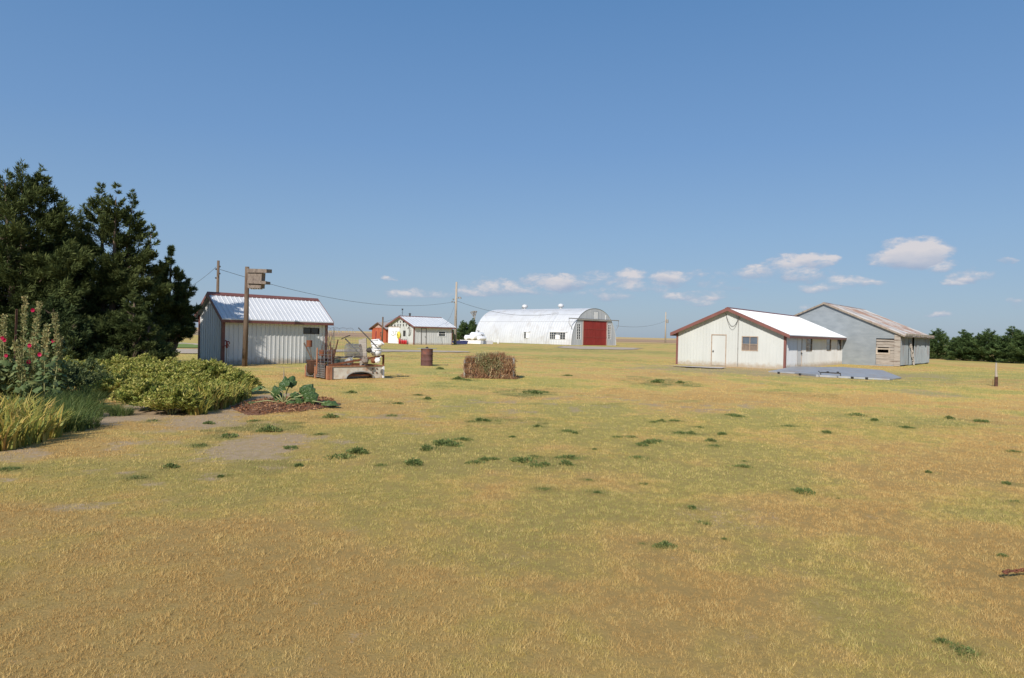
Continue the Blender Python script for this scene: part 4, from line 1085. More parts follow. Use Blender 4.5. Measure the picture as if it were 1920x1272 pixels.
# ------------------------------------------------------------------ caged dry brush bale
def straws(name, n, sampler, lmin, lmax, w, mat, root, vert=.75, droop=.0):
    c = sampler(n); d = rng.normal(size=(n, 3)) * (1 - vert) * 1.3; d[:, 2] += vert * np.sign(rng.random(n) - .15 - droop)
    d /= np.linalg.norm(d, axis=1, keepdims=True); L_ = lmin + rng.random(n) * (lmax - lmin)
    s_ = np.cross(d, rng.normal(size=(n, 3))); s_ /= np.linalg.norm(s_, axis=1, keepdims=True)
    W2 = (w * (.5 + rng.random(n)))[:, None] / 2
    a = c - d * L_[:, None] / 2; b2 = c + d * L_[:, None] / 2
    P_ = np.stack([a - s_ * W2, a + s_ * W2, b2 + s_ * W2 * .3, b2 - s_ * W2 * .3], 1)
    return quads_mesh(name, P_, mat, root, {'rnd': rng.random(n)})
pl, pr = G(871, 709), G(966, 708)
bc = pl.lerp(pr, .47); bw = (pr - pl).length * .84; hb = z_at(bc, 668); bdp = 1.1
bc.y += .45
th = thing('brush_bale', 'square heap of dry reddish brown brush held by a wire cage on the lawn', 'brush heap', (bc.x, bc.y, 0))
def bale_s(n):
    u_ = rng.random(n) * 2 - 1; v_ = rng.random(n) * 2 - 1; zz = rng.random(n) ** .85
    k_ = rng.integers(0, 5, n); edge = 1 - rng.random(n) ** 2 * .22
    u_ = np.where(k_ == 0, np.sign(u_) * edge, u_); v_ = np.where((k_ == 1) | (k_ == 2), -edge, v_); zz = np.where(k_ == 3, edge, zz)
    lump = .9 + .22 * fbm(u_ * 3 + v_, zz * 2, .6, 3, 4)
    top_ = (.90 + .10 * np.sin(u_ * 2.2 + .6) + .14 * (fbm(u_ * 5, v_ * 5, 1, 3, 9) - .5)) * np.where(u_ > .66, .88, 1)
    return np.stack([u_ * bw / 2 * lump, v_ * bdp / 2 * lump, zz * hb * top_], 1)
straws('brush', 10000, bale_s, .14, .46, .020, M['hay'], th, .78)
def bale_g(n):
    u_ = rng.normal(size=n) * .2 - .02; zz = np.clip(.72 + rng.normal(size=n) * .22, .1, 1.06)
    return np.stack([u_ * bw / 2 * 1.3 + .1 * (1 - zz), -bdp / 2 * (.8 + rng.random(n) * .25) + np.where(zz > .95, rng.random(n) * .6, 0), zz * hb], 1)
straws('pale_brush', 3400, bale_g, .12, .36, .020, M['haygreen'], th, .45)
# dark core so that no daylight shows through the heap
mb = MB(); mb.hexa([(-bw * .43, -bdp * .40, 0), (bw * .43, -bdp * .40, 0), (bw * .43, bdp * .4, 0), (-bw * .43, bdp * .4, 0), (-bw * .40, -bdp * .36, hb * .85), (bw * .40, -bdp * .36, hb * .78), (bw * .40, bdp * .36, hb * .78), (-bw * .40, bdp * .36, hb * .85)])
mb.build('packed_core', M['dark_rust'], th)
mb = MB()
for zz in (.12, .4, .68, .92):
    ring_ = [(-bw / 2, -bdp / 2), (bw / 2, -bdp / 2), (bw / 2, bdp / 2), (-bw / 2, bdp / 2), (-bw / 2, -bdp / 2)]
    mb.tube([(x_ * 1.03, y_ * 1.03, zz * hb) for x_, y_ in ring_], .005, 4)
for k in range(9): x_ = -bw / 2 + bw * k / 8; mb.tube([(x_, -bdp / 2 * 1.04, 0), (x_, -bdp / 2 * 1.04, hb * .92)], .004, 4)
mb.build('wire_cage', M['wire'], th)
for sx, hh_ in ((1, .93), (-1, .8)):
    MB().tube([(sx * bw / 2 * 1.02, -bdp / 2 * .9, -.1), (sx * bw / 2 * 1.03, -bdp / 2 * .9, hb * hh_)], .045, 7).build('stake', M['graywood'], th)
def litter(n): 
    a = rng.random(n) * 6.283; r_ = 1 + rng.random(n) ** 2 * .28
    return np.stack([np.clip(np.cos(a) * 1.4, -1, 1) * bw / 2 * r_, np.clip(np.sin(a) * 1.4, -1, 1) * bdp / 2 * r_ - .05, rng.random(n) * .04], 1)
straws('fallen_litter', 900, litter, .06, .25, .015, M['hay'], th, .08)

# ------------------------------------------------------------------ old pickup bed full of scrap
Pb = G(614, 711.5); phb = R(50)
bu = Vector((math.sin(phb), math.cos(phb), 0)); bv = Vector((-math.cos(phb), math.sin(phb), 0))
bL = run_to(Pb, bu, 718.5); bW = run_to(Pb, bv, 574.5)
bh = z_at(Pb, 686.5)
th = thing('pickup_bed', 'rusty white pickup bed with a wheel arch and mesh tailgate on the grass', 'pickup bed', (Pb.x, Pb.y, 0), math.pi / 2 - phb)
bs = lambda a, o, z: (a, -o, z); bg = lambda a, o, z: (-o, a, z)
mb = MB(); N_ = 60
ac, ar, ah = bL * .57, bL * .245, bh * .50
def archz(s_): return ah * math.sqrt(max(0, 1 - ((s_ - ac) / ar) ** 2)) ** .9 if abs(s_ - ac) < ar else 0.0
for i in range(N_):
    a_, b_ = .18 + (bL - .2) * i / N_, .18 + (bL - .2) * (i + 1) / N_
    z0, z1 = archz(a_), archz(b_)
    mb.hexa([bs(a_, -.03, z0), bs(b_, -.03, z1), bs(b_, 0, z1), bs(a_, 0, z0), bs(a_, -.03, bh - .03), bs(b_, -.03, bh - .03), bs(b_, 0, bh - .03), bs(a_, 0, bh - .03)])
mb.build('side_panel', M['bed_panel'], th)
pts = [bs(ac + ar * 1.02 * math.cos(a), .02, max(.0, ah * 1.04 * math.sin(a) ** .9)) for a in np.linspace(math.pi - .02, .02, 22)]
mb = MB(); mb.tube(pts, .022, 6)
pin = [bs(ac + ar * .98 * math.cos(a), -.28, max(.0, ah * 1.0 * math.sin(a) ** .9)) for a in np.linspace(math.pi - .02, .02, 22)]
vs = [Vector(p_) for p_ in pts] + [Vector(p_) for p_ in pin]; mb.add(vs, [(i, i + 1, 23 + i, 22 + i) for i in range(21)])
mb.add([pin[i] for i in range(22)] + [bs(ac, -.28, 0)], [(i, i + 1, 22) for i in range(21)])
mb.build('wheel_arch', M['steel'], th)
mb = MB(); slab(bs, .0, bL + .03, bh - .035, bh, -.07, .035, mb); mb.build('top_rail', M['orange_rust'], th)
mb = MB(); slab(bs, -.02, .18, -.02, bh, -.10, .04, mb); slab(bs, .03, .06, .0, bh - .05, .04, .055, mb); slab(bs, .12, .15, 0, bh - .05, .04, .055, mb); mb.build('corner_post', M['orange_rust'], th)
mb = MB(); slab(bs, bL - .04, bL + .03, 0, bh - .036, -.08, .03, mb); mb.build('corner_post', M['whitepaint'], th)
mb = MB()
for px_, py_ in ((.80, .72), (.875, .73), (.80, .42), (.875, .42)): mb.ball(bs(bL * px_, .005, bh * py_), .035, n=5)
mb.build('bolt_holes', M['dark_rust'], th)
mb = MB(); mb.box(.05, bL, .05, bW, .10, .16); mb.box(.0, bL, bW - .03, bW, 0.0, bh); mb.box(bL - .03, bL, .1, bW - .04, 0, bh); mb.build('floor_and_far_sides', M['rust'], th)
# raised rust-coloured rack rail rising to the right
rt = z_at(Pb + bu * bL, 667)
mb = MB(); mb.beam(bs(.05, .0, bh + .02), bs(bL + .02, .0, rt), .05, .07); mb.build('rack_rail', M['rust'], th)
mb = MB(); slab(bs, bL - .03, bL + .03, bh + .002, rt - .03, -.05, .01, mb); mb.build('rack_post', M['rust'], th)
mb = MB(); mb.beam(bg(.2, 0, bh + .05), bg(bW, .0, bh + .12), .06, .06); mb.beam((bL * .1, bW, bh + .12), (bL, bW, bh + .30), .06, .05); mb.build('rack_rail', M['dark_rust'], th)
# mesh tailgate panels at the left end
for (s0_, s1_, zt) in ((.25, bW * .52, bh + .10), (bW * .56, bW - .02, bh - .02)):
    mb = MB(); k = s0_
    while k <= s1_ + .001: mb.tube([bg(k, .02, .03), bg(k, .02, zt)], .011, 5); k += .115
    zz = .05
    while zz <= zt: mb.tube([bg(s0_, .03, zz), bg(s1_, .03, zz)], .011, 5); zz += .085
    mb.build('mesh_panel', M['steel'], th)
for s_ in (bW * .54, bW + .02):
    mb = MB(); mb.box(-.05, .02, s_ - .05, s_ + .04, -.02, bh * .86); mb.build('gate_post', M['orange_rust'], th)
mb = MB(); mb.box(.04, .05, .25, bW - .05, .03, bh * .8); mb.build('inner_panel', M['dark_rust'], th)

def BP(px, py, f=.5, fw=.5):                # point over the bed at local fractions, reaching px row py
    base = Pb + bu * bL * f + bv * bW * fw
    return AT(px, py, base.y)
def place(name, label, cat, p_, rz=0, group=None): return thing(name, label, cat, tuple(p_), rz, group)
DM = Pb.y + .9
# round stock tank rim behind the tailgate
c_ = AT(593, 676, DM + .3)
th = place('stock_tank', 'dark round metal tank rim standing in the scrap at the left of the bed', 'tank', (c_.x, c_.y, .17))
mb = MB(); rr_ = .36; hz_ = c_.z - .17 - .02; mb.lathe([(0, .0), (rr_, 0), (rr_, hz_), (rr_ + .02, hz_ + .02), (rr_ - .02, hz_ + .02), (rr_ - .02, .04)], 26); mb.build('tub', M['dark_rust'], th, True)
MB().lathe([(rr_ + .015, hz_ - .0), (rr_ + .035, hz_ + .02), (rr_ + .015, hz_ + .04), (rr_ - .01, hz_ + .02), (rr_ + .015, hz_)], 26).build('rim', M['dark_rust'], th, True)
# rusty tins on rods
for i, (cx, cy, w_, h_, bx_, by_) in enumerate(((580, 644.5, 10.4, 12.5, 586, 676), (603.8, 662, 10.6, 11, 604, 680))):
    Y_ = DM + .1 * i; c_ = AT(cx, cy, Y_); b2_ = AT(bx_, by_, Y_)
    th = place('rusty_tin', ['round rusty tin can held up on two thin rods', 'lower rusty tin can hanging inside the wire grid'][i], 'tin can', (c_.x, c_.y, c_.z))
    r_ = w_ / 2 / FPX * Y_; hh_ = h_ / FPX * Y_
    MB().lathe([(0, -hh_ / 2), (r_, -hh_ / 2), (r_ * 1.04, -hh_ * .44), (r_, -hh_ * .38), (r_, hh_ * .4), (r_ * 1.05, hh_ * .45), (r_, hh_ / 2), (r_ * .9, hh_ / 2), (r_ * .88, -hh_ * .3)], 18).build('can', M['rust'], th, True)
    mb = MB(); e = b2_ - c_; mb.tube([(.02, 0, -hh_ / 2), (e.x, 0, e.z)], .016, 5)
    if i == 0: e2 = AT(570, 643, Y_) - c_; mb.tube([e2, (e.x - .02, .03, e.z)], .028, 6)
    mb.build('rod', M['darkmetal'] if i else M['polewood'], th)
# upright wire grid
g0, g1 = AT(594, 680, DM - .6), AT(622, 659, DM - .1)
th = place('wire_grid', 'small upright grid of stiff wire behind the mesh tailgate', 'wire grid', (g0.x, g0.y, .16))
mb = MB(); gx = g1.x - g0.x; ztop = AT(594, 656, DM - .5).z - .16
for k in range(5): mb.tube([(gx * k / 4, .5 * k / 4, 0), (gx * k / 4, .5 * k / 4, ztop - .2 * (k % 2))], .009, 5)
for k in range(6): mb.tube([(0, 0, .2 + k * (ztop - .25) / 5), (gx, .5, .2 + k * (ztop - .25) / 5)], .009, 5)
mb.build('grid', M['steel'], th)
mb = MB(); mb.tube([(0, 0, 0), (.01, 0, ztop + .08)], .03, 6); mb.build('upright', M['orange_rust'], th)
# bundle of rusty bars
c_ = AT(618, 682, DM)
th = place('iron_bar_bundle', 'dark rusty iron bars leaning together in the bed', 'scrap iron', (c_.x, c_.y, .17))
mb = MB()
for a_, b_, r_ in (((618, 682), (634, 637), .03), ((616, 684), (620, 641), .022), ((619, 684), (622, 652), .05), ((623, 684), (626, 655), .045), ((615, 684), (617, 657), .04)):
    q1, q2 = AT(a_[0], a_[1], DM) - c_, AT(b_[0], b_[1], DM + .1) - c_
    q1.z = 0.0; q2.z += c_.z - .17; mb.tube([q1, (q1 + q2) / 2 + Vector((.01, 0, 0)), q2], [r_, r_, r_ * .8], 7)
mb.build('bars', M['dark_rust'], th)
# big loosely rolled wire netting
def netting(name, label, cx, cz_py, rx, rz_, x1, Y_, n=16, m=7, r_=.007, mat='steel'):
    c_ = AT(cx, cz_py, Y_); th = place(name, label, 'wire netting', c_)
    mb = MB(); lx = (x1 - cx) / FPX * Y_ * 2
    for k in range(m + 1):
        x_ = -lx / 2 + lx * k / m
        mb.tube([(x_, math.cos(a) * rz_ * .9, math.sin(a) * rz_ * (1 + .06 * math.sin(3 * a + k))) for a in np.linspace(0, 6.283, n + 1)], r_, 4, False)
    for a in np.linspace(0, 6.283, n, endpoint=False):
        mb.tube([(-lx / 2, math.cos(a) * rz_ * .9, math.sin(a) * rz_), (lx / 2, math.cos(a) * rz_ * .9, math.sin(a) * rz_)], r_, 4, False)
    mb.build('netting', M[mat], th); return th
netting('netting_roll', 'large round roll of grey wire netting lying across the bed', 663, 658, 0, .27, 677, DM + .25, 30, 22, .006)
netting('netting_roll', 'smaller low roll of wire netting sunk in the bed', 634, 676, 0, .16, 648, DM + .5, 20, 14, .004)
# tangled standing mesh panel
c_ = AT(618, 672, DM + .7)
th = place('mesh_sheet', 'tall bent sheet of rusty wire mesh standing above the bed', 'wire mesh', (c_.x, c_.y, .17))
mb = MB(); q = lambda px, py: AT(px, py, DM + .7 + .002 * (px - 618)) - Vector((c_.x, c_.y, .17))
for k in range(15):
    x_ = 612 + k * 4.2; top_ = 621 + 6 * math.sin(k * .9) + k * .6
    mb.tube([q(x_, 672), q(x_ + random.uniform(-1, 1), 650), q(x_ + 2 * math.sin(k), top_)], .0028, 3)
for k in range(11):
    y_ = 628 + k * 4; mb.tube([q(612, y_), q(640, y_ + 1.5 * math.sin(k)), q(671, y_ + 3)], .0028, 3)
for k in range(9):
    x_ = random.uniform(614, 632); mb.tube([q(x_, 660), q(x_ + random.uniform(-4, 5), 642), q(x_ + random.uniform(-6, 7), random.uniform(613, 630))], .005, 4)
mb.build('mesh', M['wire'], th)
# dead weed twigs by the shed corner
c_ = AT(612, 674, DM + 1.1)
th = place('dead_weed', 'bare dead weed stems in front of the small shed corner', 'weed', (c_.x, c_.y, 0))
mb = MB()
for k in range(16):
    x_ = random.uniform(604, 620); y0_ = 676
    p1_, p2_, p3_ = [AT(x_ + dx, yy, DM + 1.1) - Vector((c_.x, c_.y, 0)) for dx, yy in ((0, y0_), (random.uniform(-3, 3), 652), (random.uniform(-9, 9), random.uniform(618, 640)))]
    p1_.z = 0; mb.tube([p1_, p2_, p3_], [.011, .007, .003], 4)
mb.build('stems', M['dark_rust'], th)
# pale standing board, leaning dark poles
Y_ = DM + .2
q0, q1, q2, q3 = [AT(*a, Y_) for a in ((675, 672), (688.5, 671), (686.5, 634), (672.5, 637))]
c_ = (q0 + q1) / 2
th = place('board', 'pale weathered board standing upright among the netting', 'board', (c_.x, c_.y, c_.z - .35))
mb = MB(); fr = [v_ - c_ + Vector((0, 0, .35)) for v_ in (q0, q1, q2, q3)]; fr[0].z = fr[1].z = 0; bk = [v_ + Vector((.01, .04, 0)) for v_ in fr]
mb.add(fr + bk, [(0, 1, 2, 3), (7, 6, 5, 4), (0, 4, 5, 1), (1, 5, 6, 2), (2, 6, 7, 3), (3, 7, 4, 0)]); mb.build('plank', M['graywood'], th)
for a_, b_, r_, lb in (((672, 615), (697, 641), .022, 'long thin dark rod slanting above the white buckets'), ((647.5, 635.5), (664, 653), .025, 'short grey rod slanting across the wire netting'), ((640, 636), (652, 631), .02, 'thin curved rod at the top of the mesh')):
    A_, B_ = AT(a_[0], a_[1], Y_ + .1), AT(b_[0], b_[1], Y_ - .1)
    D_ = (B_ - A_); B2 = B_ + D_ * (.35 if B_.z + D_.z * .35 > .2 else 0)
    o = MB().tube([Vector(), (B2 - A_) / 2 + Vector((0, 0, .01)), B2 - A_], r_, 6).build('rod', M['darkmetal'], loc=A_); tag(o, lb, 'rod')
# stacked tilted white buckets with a pole
Y_ = DM + .35; c_ = AT(704, 665, Y_); k_ = Y_ / FPX
for i, (px_, py_, r1, r2, h_, tl, lb) in enumerate(((706, 661, 8.2, 9.5, 13, .05, 'lowest white bucket of the tilted stack in the bed'), (705.5, 649.5, 8.0, 9.5, 11, -.06, 'middle white bucket of the tilted stack in the bed'), (703.5, 642, 7.2, 8.6, 11, -.14, 'topmost white bucket holding a rusty pipe'), (712.5, 644.5, 4.6, 6.8, 9, .75, 'white bucket tipped to the right beside the stack'), (699, 660, 4.0, 5.2, 9, -.6, 'small white bucket lying at the foot of the stack'))):
    p_ = AT(px_, py_, Y_ - (.12 if i > 2 else 0)); th = place('white_bucket', lb, 'bucket', p_, 0, 'white buckets in the pickup bed')
    ax = Vector((math.sin(tl), 0, math.cos(tl)))
    r1, r2, h_ = r1 * k_, r2 * k_, h_ * k_
    MB().lathe([(0, -h_ / 2), (r1, -h_ / 2), (r2, h_ / 2), (r2 * .95, h_ / 2), (r1 * .95, -h_ * .42)], 24, (0, 0, 0), ax).build('tub', M['bucket'], th, True)
    MB().lathe([(r2 * .98, h_ * .30), (r2 * 1.07, h_ * .31), (r2 * 1.07, h_ * .42), (r2 * 1.03, h_ * .5), (r2 * .97, h_ * .5)], 24, (0, 0, 0), ax).build('rim', M['bucket'], th, True)
A_, B_ = AT(705, 621.5, Y_), AT(703.5, 643, Y_)
o = MB().tube([Vector(), B_ - A_], .028, 7).build('pipe', M['redold'], loc=A_); tag(o, 'short reddish pipe poking up out of the topmost bucket', 'pipe')
# small scrap along the right of the bed
for i, (px_, py_, sz, mt, lb) in enumerate(((692, 657, .09, 'darkmetal', 'dark blue-black lump of scrap left of the buckets'), (684, 677, .12, 'boxwood', 'brown lump of scrap wood behind the white bed panel'), (700, 676, .1, 'rust', 'rusty lump of scrap under the rack rail'), (708, 676, .1, 'bucket', 'pale broken lump under the right end of the rack'), (655, 678, .13, 'steel', 'grey crumpled lump in the middle of the bed'))):
    p_ = AT(px_, py_, DM - .1); p_.z = max(.25, p_.z)
    mb = MB(); mb.ball((0, 0, 0), sz, (1.3, .9, 1.1), 5); mb.v = [(v_[0] * random.uniform(.7, 1.25), v_[1] * random.uniform(.7, 1.25), v_[2] * random.uniform(.7, 1.25)) for v_ in mb.v]
    mb.tube([(-sz, 0, -sz * .5), (sz * 1.4, .02, sz * 1.6)], .014, 5)
    o = mb.build('scrap_lump', M[mt], loc=p_); tag(o, lb, 'scrap')

# ------------------------------------------------------------------ red hydrant ornament by the shed, stakes, posts
p = G(424.5, 684)
th = thing('yard_hydrant', 'small red hand hydrant on a pale pipe before the small shed', 'hydrant', (p.x, p.y, 0))
zt = z_at(p, 641); MB().tube([(0, 0, -.05), (.0, 0, zt - .1)], .022, 7).build('pipe', M['utilwood'], th)
mb = MB(); mb.tube([(0, 0, zt - .32), (0, 0, zt + .02), (-.08, 0, zt + .05)], [.05, .045, .04], 8); mb.tube([(0, 0, zt - .02), (.1, 0, zt + .02), (.14, 0, zt - .10)], .028, 7); mb.tube([(.0, -.02, zt - .2), (-.13, -.02, zt - .22), (-.17, -.02, zt - .3)], .03, 7)
mb.build('head', M['redold'], th, True)
MB().tube([(-.02, 0, zt + .03), (.12, 0, zt - .26)], .016, 6).build('handle', M['redold'], th)
p = G(1867.5, 724); zt = z_at(p, 680.5); zm = z_at(p, 707)
th = thing('post_stub', 'short leaning wooden post with a dark sleeve alone on the right lawn', 'post', (p.x, p.y, 0))
MB().tube([(0, 0, zm * .9), (-.02, 0, (zm + zt) / 2), (-.02, 0, zt)], [.06, .045, .035], 9).build('stake', M['utilwood'], th)
MB().lathe([(.075, -.05), (.07, zm * .92), (.085, zm), (.05, zm + .01)], 14).build('sleeve', M['dark_rust'], th, True)
MB().box(-.15, -.135, -.01, .01, 0, zm * .7).build('marker', M['rust'], th)
p = G(1903, 1076)
th = thing('rusty_chain', 'short piece of rusty chain lying on the lawn near the right edge', 'chain', (p.x, p.y, .01), R(14))
for k in range(8):
    x_ = -.10 + k * .036; a0_ = R(20 * math.sin(k * 2.1)); fl = k % 2
    pts = [(x_ + .026 * math.cos(a), (.013 * math.sin(a)) * (1 - fl) + .006 * math.sin(k * 1.7), .014 + .011 * math.sin(a) * fl) for a in np.linspace(0, 6.283, 13)]
    MB().tube(pts, .0055, 6, False).build('link', M['rust'], th, True)
MB().tube([(-.12, .0, .02), (-.135, -.015, .012), (-.128, -.035, .01), (-.11, -.03, .01)], .007, 6).build('hook', M['rust'], th, True)
p = G(532, 722); zt = z_at(p, 688)
th = thing('garden_stake', 'thin wooden garden stake upright behind the rhubarb', 'stake', (p.x, p.y, 0))
MB().tube([(0, 0, -.05), (0, 0, zt * .5), (-.008, 0, zt * 1.0)], [.03, .02, .005], 6).build('stake', M['wood'], th)
# post among the hollyhocks, timber edge and a white shape beyond
p = G(26, 742); tp = AT(31.5, 580, p.y)
th = thing('steel_post', 'dark rusty fence post standing among the hollyhocks', 'post', (p.x, p.y, 0))
mb = MB(); mb.beam((0, 0, -.1), (tp.x - p.x, tp.y - p.y, tp.z), .045, .02, (0, 1, 0)); mb.beam((0, -.02, -.1), (tp.x - p.x, tp.y - p.y - .02, tp.z - .01), .012, .035, (0, 1, 0)); mb.build('bar', M['dark_rust'], th)
a_, b_ = G(-60, 722), G(19, 708)
mb = MB(); mb.beam(Vector((0, 0, .10)), b_ - a_ + Vector((0, 0, .10)), .16, .2)
o = mb.build('garden_timber', M['graywood'], loc=a_); tag(o, 'grey squared timber edging the bed at the left edge', 'timber')

# ------------------------------------------------------------------ foliage helpers
def unit(a): return a / np.maximum(1e-9, np.linalg.norm(a, axis=1, keepdims=True))
def leaf_faces(base, d, l, w, flat=None):
    n = len(base); s_ = np.cross(d, rng.normal(size=(n, 3)) if flat is None else flat); s_ = unit(s_)
    mid = base + d * (l * .45)[:, None]; tip = base + d * l[:, None]
    return np.stack([base, mid + s_ * (w / 2)[:, None], tip, mid - s_ * (w / 2)[:, None]], 1)
def cedar_geo(leaders, n, ls, seed, nb=220, pinch=.0):
    """leaders: (dx, dy, H, R, z0); returns faces and per-face random"""
    g_ = np.random.default_rng(seed); out = []; rn = []
    tot = sum(l[2] * l[3] for l in leaders)
    for (dx, dy, H, Rm, z0) in leaders:
        m = int(n * H * Rm / tot); b = max(20, int(nb * H * Rm / tot))
        t = g_.random(b) ** .9; az = g_.random(b) * 6.283
        prof = np.minimum(1.0, (1 - t) ** 1.08 * 1.3 + .012) * (.66 + .34 * np.sin(np.clip(t * 3 + .5, 0, 1.6)))
        prof = prof * (1 - pinch * (1 - sstep(.05, .42, t)))
        ln = Rm * prof * (.58 + .66 * g_.random(b) ** 2.2)
        zb = z0 + t * (H - z0); rise = .28 + .85 * t ** 1.3 + g_.normal(size=b) * .1
        pr = ln ** 1.3 + .02; pr /= pr.sum()
        i = g_.choice(b, m, p=pr); s = .12 + .88 * g_.random(m) ** .55
        dh = np.stack([np.cos(az[i]), np.sin(az[i]), np.zeros(m)], 1)
        L_ = ln[i]
        pos = dh * (L_ * s)[:, None]; pos[:, 2] = zb[i] + L_ * rise[i] * s ** 1.6 - .1 * s * L_
        K = 26; ti = i * K + np.minimum((s * K).astype(int), K - 1)
        sg = np.where(g_.random(b * K) < .5, -1, 1); sa = (.45 + .5 * g_.random(b * K)) * sg
        ca_, sa_ = np.cos(sa)[ti], np.sin(sa)[ti]
        td = np.stack([dh[:, 0] * ca_ - dh[:, 1] * sa_, dh[:, 0] * sa_ + dh[:, 1] * ca_, (.25 + .55 * t[i] + .35 * g_.normal(size=b * K)[ti])], 1)
        td = unit(td); tl = (.10 + .42 * (1.06 - s)) * np.minimum(1.35, L_) * (.5 + .9 * g_.random(b * K)[ti])
        u_ = g_.random(m) ** .8
        pos += td * (tl * u_)[:, None] + g_.normal(size=(m, 3)) * (.022 + .05 * (1 - u_))[:, None] * np.minimum(1.3, L_)[:, None]
        pos[:, 0] += dx; pos[:, 1] += dy; pos[:, 2] = np.maximum(pos[:, 2], .05)
        d = unit(td * .9 + g_.normal(size=(m, 3)) * .38 + np.array([0, 0, .22]))
        l = ls * (.45 + 1.0 * g_.random(m)); w = l * (.13 + .09 * g_.random(m))
        out.append(leaf_faces(pos, d, l, w))
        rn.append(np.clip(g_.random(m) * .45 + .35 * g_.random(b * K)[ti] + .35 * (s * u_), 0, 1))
    return np.concatenate(out), np.concatenate(rn)
def cedar(px, py, leaders_px, R_s, label, n, ls, seed, mat='cedar', nb=240, z0=.15, dyl=None, name='cedar_tree', extra=(), pinch=0.0):
    """leaders_px: [(px, py)] treetops; R_s radii"""
    b = G(px, py); ld = []
    for k, ((tx, ty), r_) in enumerate(zip(leaders_px, R_s)):
        dy = (dyl or [0] * 9)[k]; tp = AT(tx, ty, b.y + dy); ld.append((tp.x - b.x, dy, tp.z, r_, z0))
    ld += list(extra)
    th = thing(name, label, 'tree', (b.x, b.y, 0))
    P_, rn = cedar_geo(ld, n, ls, seed, nb, pinch)
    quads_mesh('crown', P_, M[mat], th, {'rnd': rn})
    mb = MB()
    for (dx, dy, H, Rr, _) in ld:
        mb.tube([(0, 0, -.1), (dx * .6, dy * .6, H * .35), (dx, dy, H * .93)], [.19, .12, .015], 8)
    g_ = np.random.default_rng(seed + 1)
    for k in range(40):
        dx, dy, H, Rr, _ = ld[k % len(ld)]; f = .1 + .8 * g_.random(); a = g_.random() * 6.28
        c_ = Vector((dx * min(1, f * 1.6), dy * min(1, f * 1.6), H * f)); e_ = Vector((math.cos(a), math.sin(a), .5)) * Rr * (1 - f) * .85
        mb.tube([c_, c_ + e_ * .5 - Vector((0, 0, .05)), c_ + e_], [.045, .03, .008], 5)
    mb.build('trunk', M['bark'], th)
    return th
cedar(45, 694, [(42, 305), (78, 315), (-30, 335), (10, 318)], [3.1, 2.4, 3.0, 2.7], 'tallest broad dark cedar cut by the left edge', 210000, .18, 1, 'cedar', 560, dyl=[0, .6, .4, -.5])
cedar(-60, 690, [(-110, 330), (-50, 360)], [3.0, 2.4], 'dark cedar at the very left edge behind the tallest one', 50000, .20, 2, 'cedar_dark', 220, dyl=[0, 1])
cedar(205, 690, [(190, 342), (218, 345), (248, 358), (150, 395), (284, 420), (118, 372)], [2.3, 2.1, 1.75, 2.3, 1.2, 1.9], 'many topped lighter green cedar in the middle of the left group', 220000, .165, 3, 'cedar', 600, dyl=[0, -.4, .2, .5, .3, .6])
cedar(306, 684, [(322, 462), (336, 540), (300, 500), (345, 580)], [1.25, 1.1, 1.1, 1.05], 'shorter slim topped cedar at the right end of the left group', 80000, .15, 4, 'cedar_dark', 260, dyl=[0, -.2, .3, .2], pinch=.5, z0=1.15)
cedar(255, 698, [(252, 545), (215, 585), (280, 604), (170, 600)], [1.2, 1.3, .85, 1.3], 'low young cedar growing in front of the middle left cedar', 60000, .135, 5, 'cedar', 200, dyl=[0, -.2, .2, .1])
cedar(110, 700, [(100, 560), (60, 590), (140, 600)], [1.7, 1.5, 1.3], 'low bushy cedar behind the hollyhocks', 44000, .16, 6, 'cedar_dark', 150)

# row of cedars on the right
P_, rn = cedar_geo([(0, 0, 5.6, 3.2, .0), (.9, .4, 4.6, 2.4, .0), (-1.0, -.2, 4.3, 2.4, 0)], 38000, .32, 21, 240)
th0 = thing('cedar_tree', 'x', 'tree', (0, 0, 0), 0, 'cedars in the row beyond the grey barn')
cr0 = quads_mesh('crown', P_, M['cedar_far'], th0, {'rnd': rn})
P2, rn2 = cedar_geo([(0, 0, 5.8, 2.9, .0), (-.8, .4, 5.0, 2.2, .0), (1.1, 0, 4.2, 2.2, 0)], 38000, .32, 22, 220)
cr2 = quads_mesh('crown', P2, M['cedar_far'], None, {'rnd': rn2}); cr2_me = cr2.data; bpy.data.objects.remove(cr2)
tk0 = MB().tube([(0, 0, -.1), (.05, 0, 2), (0, 0, 4.9)], [.16, .1, .02], 7).build('trunk', M['bark'], th0)
row = [(1757, 672.5, 616.5, 'first cedar of the right row, hard against the grey barn'), (1806, 675.5, 619.5, 'second cedar from the barn in the right row'), (1852, 677.5, 617, 'third cedar from the barn, a pointed one in the right row'),
       (1897, 680, 613.5, 'fourth cedar from the barn, tallest in the right row'), (1940, 682, 616, 'cedar cut by the right edge of the picture')]
for i, (px_, py_, ty, lb) in enumerate(row):
    b = G(px_, py_ + .5); s_ = z_at(b, ty) / 5.75
    t_ = th0 if i == 0 else copy_tree(th0)
    t_.location = (b.x, b.y, 0); t_.scale = (s_ * random.uniform(1.1, 1.25), s_ * 1.2, s_); t_.rotation_euler = (0, 0, random.uniform(0, 6)); t_['label'] = lb
    if i % 2:
        for ch in t_.children:
            if ch.name.startswith('crown'): ch.data = cr2_me
